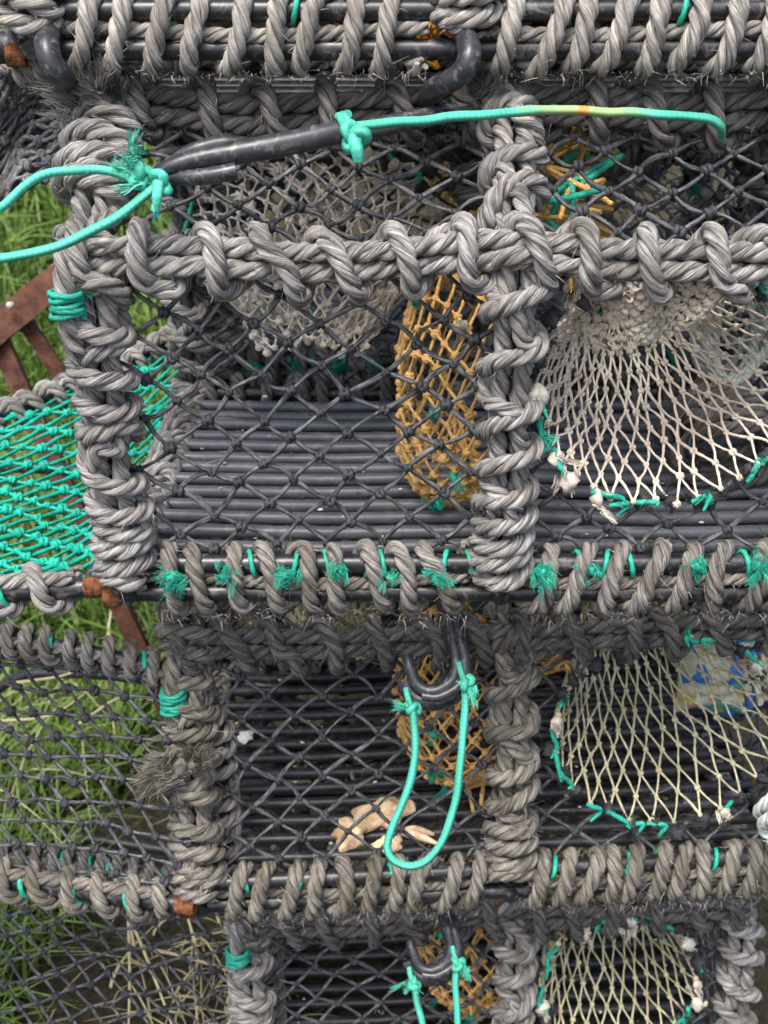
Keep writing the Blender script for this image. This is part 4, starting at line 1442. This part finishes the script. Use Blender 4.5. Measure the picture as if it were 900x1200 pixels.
# upper left: bunched black netting slung from a rod beside the topmost creel
hl = at(20, 60, 1.10)
hn = empty('lobster_creel', Vector(hl))
tag(hn, 'bunched black netting slung under a black rod at the upper left', 'lobster creel', G_LEFT)
mb = MB()
tube(mb, local(hl, [at(-200, 62, 1.10), at(24, 54, 1.075)]), 0.0135, 14, ds=0.01)
rd = mb.build('rod', M['plastic'], hn)
mb = MB()
tube(mb, local(hl, [at(24, 54, 1.0745), at(34, 54, 1.073)]), [0.0142, 0.013], 12, ds=0.003, jitter=0.06)
mb.build('rusty_rod_end', M['rust'], rd)
mb = MB()
for q in range(3):
    n0 = 0.016 + 0.004 * q
    t = np.linspace(0, 3 * 2 * math.pi, 90)
    P = local(hl, at(38, 48 + 6 * q, 1.07)) + np.stack([0.012 * (t / t[-1] - 0.5) * 2, n0 * np.cos(t), n0 * np.sin(t)], 1)
    rope(mb, P, 0.006, fuzz=700)
mb.build('rope_lashing', [M['rope_pale'], M['fibre']], rd)
c00, c10, c11, c01 = at(-60, 70, 1.13), at(95, 70, 1.15), at(90, 185, 1.17), at(-60, 262, 1.12)


def hsurf(s, t):
    q = (c00 * (1 - s[..., None]) + c10 * s[..., None]) * (1 - t[..., None]) + (c01 * (1 - s[..., None]) + c11 * s[..., None]) * t[..., None]
    q[..., 1] += 0.012 * np.sin(s * 9 + t * 5) + 0.02 * np.sin(t * math.pi) - 0.01
    q[..., 2] += 0.006 * np.sin(s * 14)
    return q - hl


mb = MB()
net(mb, hsurf, (0.18, -0.045), (0.125, -0.125), (0, 1), (0, 1), 0.0023, seed=12, jit=0.003, rough=0.0012, kscale=1.15, warp=0.004, mat=0)
net(mb, lambda s, t: hsurf(s, t) + [0.006, 0.03, 0.004], (0.17, -0.05), (0.12, -0.12), (0, 1), (0, 1), 0.0023, seed=13, jit=0.006, rough=0.003, kscale=1.25, warp=0.012)
mb.build('slack_net', M['net_worn'], hn)
mb = MB()
rope(mb, local(hl, catmull([at(-60, 262, 1.12), at(0, 232, 1.14), at(40, 205, 1.15), at(95, 180, 1.17)], 10)), 0.0085, fuzz=500)
mb.build('edge_rope', [M['rope_dark'], M['fibre_dark']], hn)

# rusty steel trestle standing on the grass
def angle_iron(mb, a, b, w, face, th=0.005):
    a, b = np.asarray(a, float), np.asarray(b, float)
    T = nrm(b - a)
    f = np.asarray(face, float); f = nrm(f - T * f.dot(T))
    s = np.cross(T, f)
    prof = [(-w / 2, 0), (w / 2, 0), (w / 2, th), (-w / 2 + th, th), (-w / 2 + th, w * 0.8), (-w / 2, w * 0.8)]
    n = 24
    V = []
    for t in np.linspace(0, 1, n):
        c = a * (1 - t) + b * t
        V.append([c + s * (p + RNG.normal(0, 0.0005)) - f * (q + RNG.normal(0, 0.0003)) for p, q in prof])
    mb.add(np.array(V), grid_faces(n, 6), grid_uv(np.linspace(0, 1, n), 6), 0, smooth=False)
    for k in (0, n - 1):
        mb.add(np.array(V[k]), [[0, 1, 2, 3], [0, 3, 4, 5]], None, 0, smooth=False)


tl = at(20, 400, 1.95)
tres = empty('trestle', Vector(tl))
tag(tres, 'rusty brown angle iron trestle leaning in the grass, behind the green netting', 'steel frame')
mb = MB(); angle_iron(mb, *local(tl, [at(-60, 430, 1.93), at(135, 272, 1.97)]), 0.045, (0, -1, 0.4)); mb.build('top_bar', M['old_rust'], tres)
for a, b_, w in ((at(-14, 375, 1.95), at(125, 680, 2.02), 0.027), (at(24, 372, 1.96), at(170, 585, 2.08), 0.022)):
    d = b_ - a
    end = a + d * ((a[2] - 0.03) / max(0.2, a[2] - b_[2]))
    mb = MB(); angle_iron(mb, *local(tl, [a, end]), w, (0, -1, 0.4)); mb.build('leg', M['old_rust'], tres)
mb = MB(); lump(mb, local(tl, at(12, 358, 1.92)), 0.0058, 0, 3, amp=0.2); mb.build('bolt', M['fibre'], tres)

# ------------------------------------------------------------------ ground and grass
def ground_z(x, y):
    x, y = np.asarray(x, float), np.asarray(y, float)
    k = np.clip((y - 1.9) / 2.4, 0, 1)
    bank = 1.0 * k * k * (3 - 2 * k)
    near = np.exp(-((x) ** 2 + (y - 1.5) ** 2) / 30.0)
    return bank + near * (0.02 * np.sin(x * 5.1 + 1) * np.cos(y * 4.3) + 0.012 * np.sin(x * 13 + y * 9))


gx = np.concatenate([-np.geomspace(300, 4, 22), np.linspace(-3.5, 3.5, 80), np.geomspace(4, 300, 22)])
gy = np.concatenate([-np.geomspace(300, 1, 22), np.linspace(-0.5, 5, 80), np.geomspace(5.6, 400, 26)])
X, Y = np.meshgrid(gx, gy, indexing='ij')
mb = MB()
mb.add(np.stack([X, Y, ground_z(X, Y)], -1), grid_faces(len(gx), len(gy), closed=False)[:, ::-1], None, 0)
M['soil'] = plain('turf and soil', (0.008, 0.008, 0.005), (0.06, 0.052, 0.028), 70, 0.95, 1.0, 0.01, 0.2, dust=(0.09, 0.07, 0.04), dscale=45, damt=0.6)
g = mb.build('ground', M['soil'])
g['kind'] = 'structure'


def grass_material(name, a, b_, c_):
    m, nt, b = new_mat(name)
    oi = noise(nt, objco(nt), 7, 3)
    fine = noise(nt, objco(nt), 120, 2)
    col = mix(nt, oi, ramp(nt, fine, [(0.3, a), (0.7, b_)]), c_)
    nt.links.new(col, b.inputs['Base Color'])
    b.inputs['Roughness'].default_value = 0.55
    b.inputs['Transmission Weight'].default_value = 0.0
    b.inputs['Subsurface Weight'].default_value = 0.0
    return m


M['grass'] = grass_material('grass blades', (0.05, 0.10, 0.015), (0.18, 0.29, 0.05), (0.10, 0.17, 0.028))
M['straw'] = grass_material('dry grass', (0.4, 0.33, 0.16), (0.62, 0.54, 0.32), (0.45, 0.4, 0.22))


def blades(mb, n, xr, yr, hr, w, lean, mat, keep=None):
    x, y = RNG.uniform(*xr, n), RNG.uniform(*yr, n)
    # tufted: pull blades together into clumps
    cx, cy = RNG.uniform(*xr, n // 40 + 1), RNG.uniform(*yr, n // 40 + 1)
    k = RNG.integers(0, len(cx), n)
    pull = RNG.random(n) < 0.7
    x = np.where(pull, cx[k] + RNG.normal(0, 0.045, n), x)
    y = np.where(pull, cy[k] + RNG.normal(0, 0.045, n), y)
    if keep is not None:
        ok = keep(x, y)
        x, y = x[ok], y[ok]
        n = len(x)
    B = np.stack([x, y, ground_z(x, y) - 0.005], 1)
    h = RNG.uniform(*hr, n) * (0.75 + 0.5 * RNG.random(n))
    az = RNG.uniform(0, 6.283, n)
    D = np.stack([np.cos(az), np.sin(az), np.zeros(n)], 1)
    side = np.stack([-np.sin(az), np.cos(az), np.zeros(n)], 1)
    side = nrm(side + RNG.normal(0, 0.4, (n, 3)))
    seg = 5
    t = np.linspace(0, 1, seg + 1)[None, :, None]
    ln = (lean * RNG.uniform(0.2, 1.6, n))[:, None, None]
    C = B[:, None] + h[:, None, None] * (np.array([0, 0, 1.0]) * (t - 0.45 * ln * t ** 2.5) + D[:, None] * ln * t ** 2)
    ww = w * RNG.uniform(0.6, 1.3, n)[:, None, None] * (1 - t ** 1.6 * 0.92)
    V = np.stack([C - side[:, None] * ww, C + side[:, None] * ww], 2)
    kk = np.arange(seg)
    F1 = np.stack([2 * kk, 2 * kk + 1, 2 * kk + 3, 2 * kk + 2], 1)
    F = (np.arange(n)[:, None, None] * (2 * (seg + 1)) + F1[None]).reshape(-1, 4)
    mb.add(V, F, None, mat)


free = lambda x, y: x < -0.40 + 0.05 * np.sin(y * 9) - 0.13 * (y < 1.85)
mb = MB()
blades(mb, 16000, (-1.6, 0.2), (1.25, 2.3), (0.06, 0.22), 0.0032, 0.8, 0, free)
blades(mb, 16000, (-1.9, 0.4), (2.2, 4.4), (0.12, 0.34), 0.0048, 0.8, 0, free)
blades(mb, 7000, (-1.9, -0.3), (1.3, 3.6), (0.04, 0.13), 0.0075, 0.9, 0, free)
blades(mb, 450, (-0.9, 0.1), (1.2, 2.4), (0.03, 0.09), 0.0022, 1.5, 1, lambda x, y: x < -0.12)
blades(mb, 420, (-1.6, 0.2), (1.25, 2.2), (0.16, 0.40), 0.0024, 0.9, 1, free)
for P in ([at(150, 1070, 1.72), at(175, 1130, 1.70), at(205, 1210, 1.68)], [at(165, 1110, 1.74), at(220, 1122, 1.72), at(290, 1145, 1.70)],
          [at(150, 1060, 1.78), at(152, 1140, 1.76), at(150, 1230, 1.74)], [at(90, 850, 1.9), at(150, 815, 1.88), at(215, 835, 1.85)],
          [at(20, 800, 1.95), at(80, 790, 1.9), at(120, 765, 1.9)], [at(0, 845, 1.95), at(60, 838, 1.9), at(110, 805, 1.9)]):
    tube(mb, catmull(P, 8), [0.0026, 0.0022, 0.001], 6, mat=1, ds=0.01)
gr = mb.build('grass', [M['grass'], M['straw']])
gr['kind'] = 'stuff'

# ------------------------------------------------------------------ camera, light, colour
cam = bpy.data.cameras.new('camera')
cam.sensor_fit = 'VERTICAL'
cam.sensor_height = 36.0
cam.lens = 36.0 * FPX / 1200.0
cam.clip_start, cam.clip_end = 0.02, 2000
co = bpy.data.objects.new('camera', cam)
COL.objects.link(co)
co.location = (0, 0, H)
co.rotation_euler = (math.radians(90) - PITCH, 0, 0)
cam.dof.use_dof = True
cam.dof.focus_distance = 1.1
cam.dof.aperture_fstop = 11.0
sc.camera = co

SUN_EL, SUN_AZ = math.radians(61), math.radians(200)     # high sun behind thin cloud, behind the camera to the left
w = bpy.data.worlds.new('World')
sc.world = w
w.use_nodes = True
nt = w.node_tree
sky = nt.nodes.new('ShaderNodeTexSky')
sky.sky_type = 'NISHITA'
sky.sun_disc = False
sky.sun_elevation = SUN_EL
sky.sun_rotation = SUN_AZ
sky.dust_density = 4.0
sky.air_density = 0.8
bg = nt.nodes['Background']
bg.inputs['Strength'].default_value = 0.125
nt.links.new(sky.outputs['Color'], bg.inputs['Color'])
sun = bpy.data.lights.new('sun', 'SUN')
sun.energy = 1.35
sun.angle = math.radians(24)
sun.color = (1.0, 0.97, 0.92)
so = bpy.data.objects.new('sun', sun)
COL.objects.link(so)
# direction towards the sun: azimuth measured like the sky node (from +Y towards +X)
dv = Vector((math.sin(SUN_AZ) * math.cos(SUN_EL), math.cos(SUN_AZ) * math.cos(SUN_EL), math.sin(SUN_EL)))
so.rotation_euler = dv.to_track_quat('Z', 'Y').to_euler()
so.location = (0, 0, 5)

vs = sc.view_settings
vs.view_transform = 'Standard'
vs.look = 'None'
vs.exposure = 1.55
vs.gamma = 1.0
vs.use_curve_mapping = False
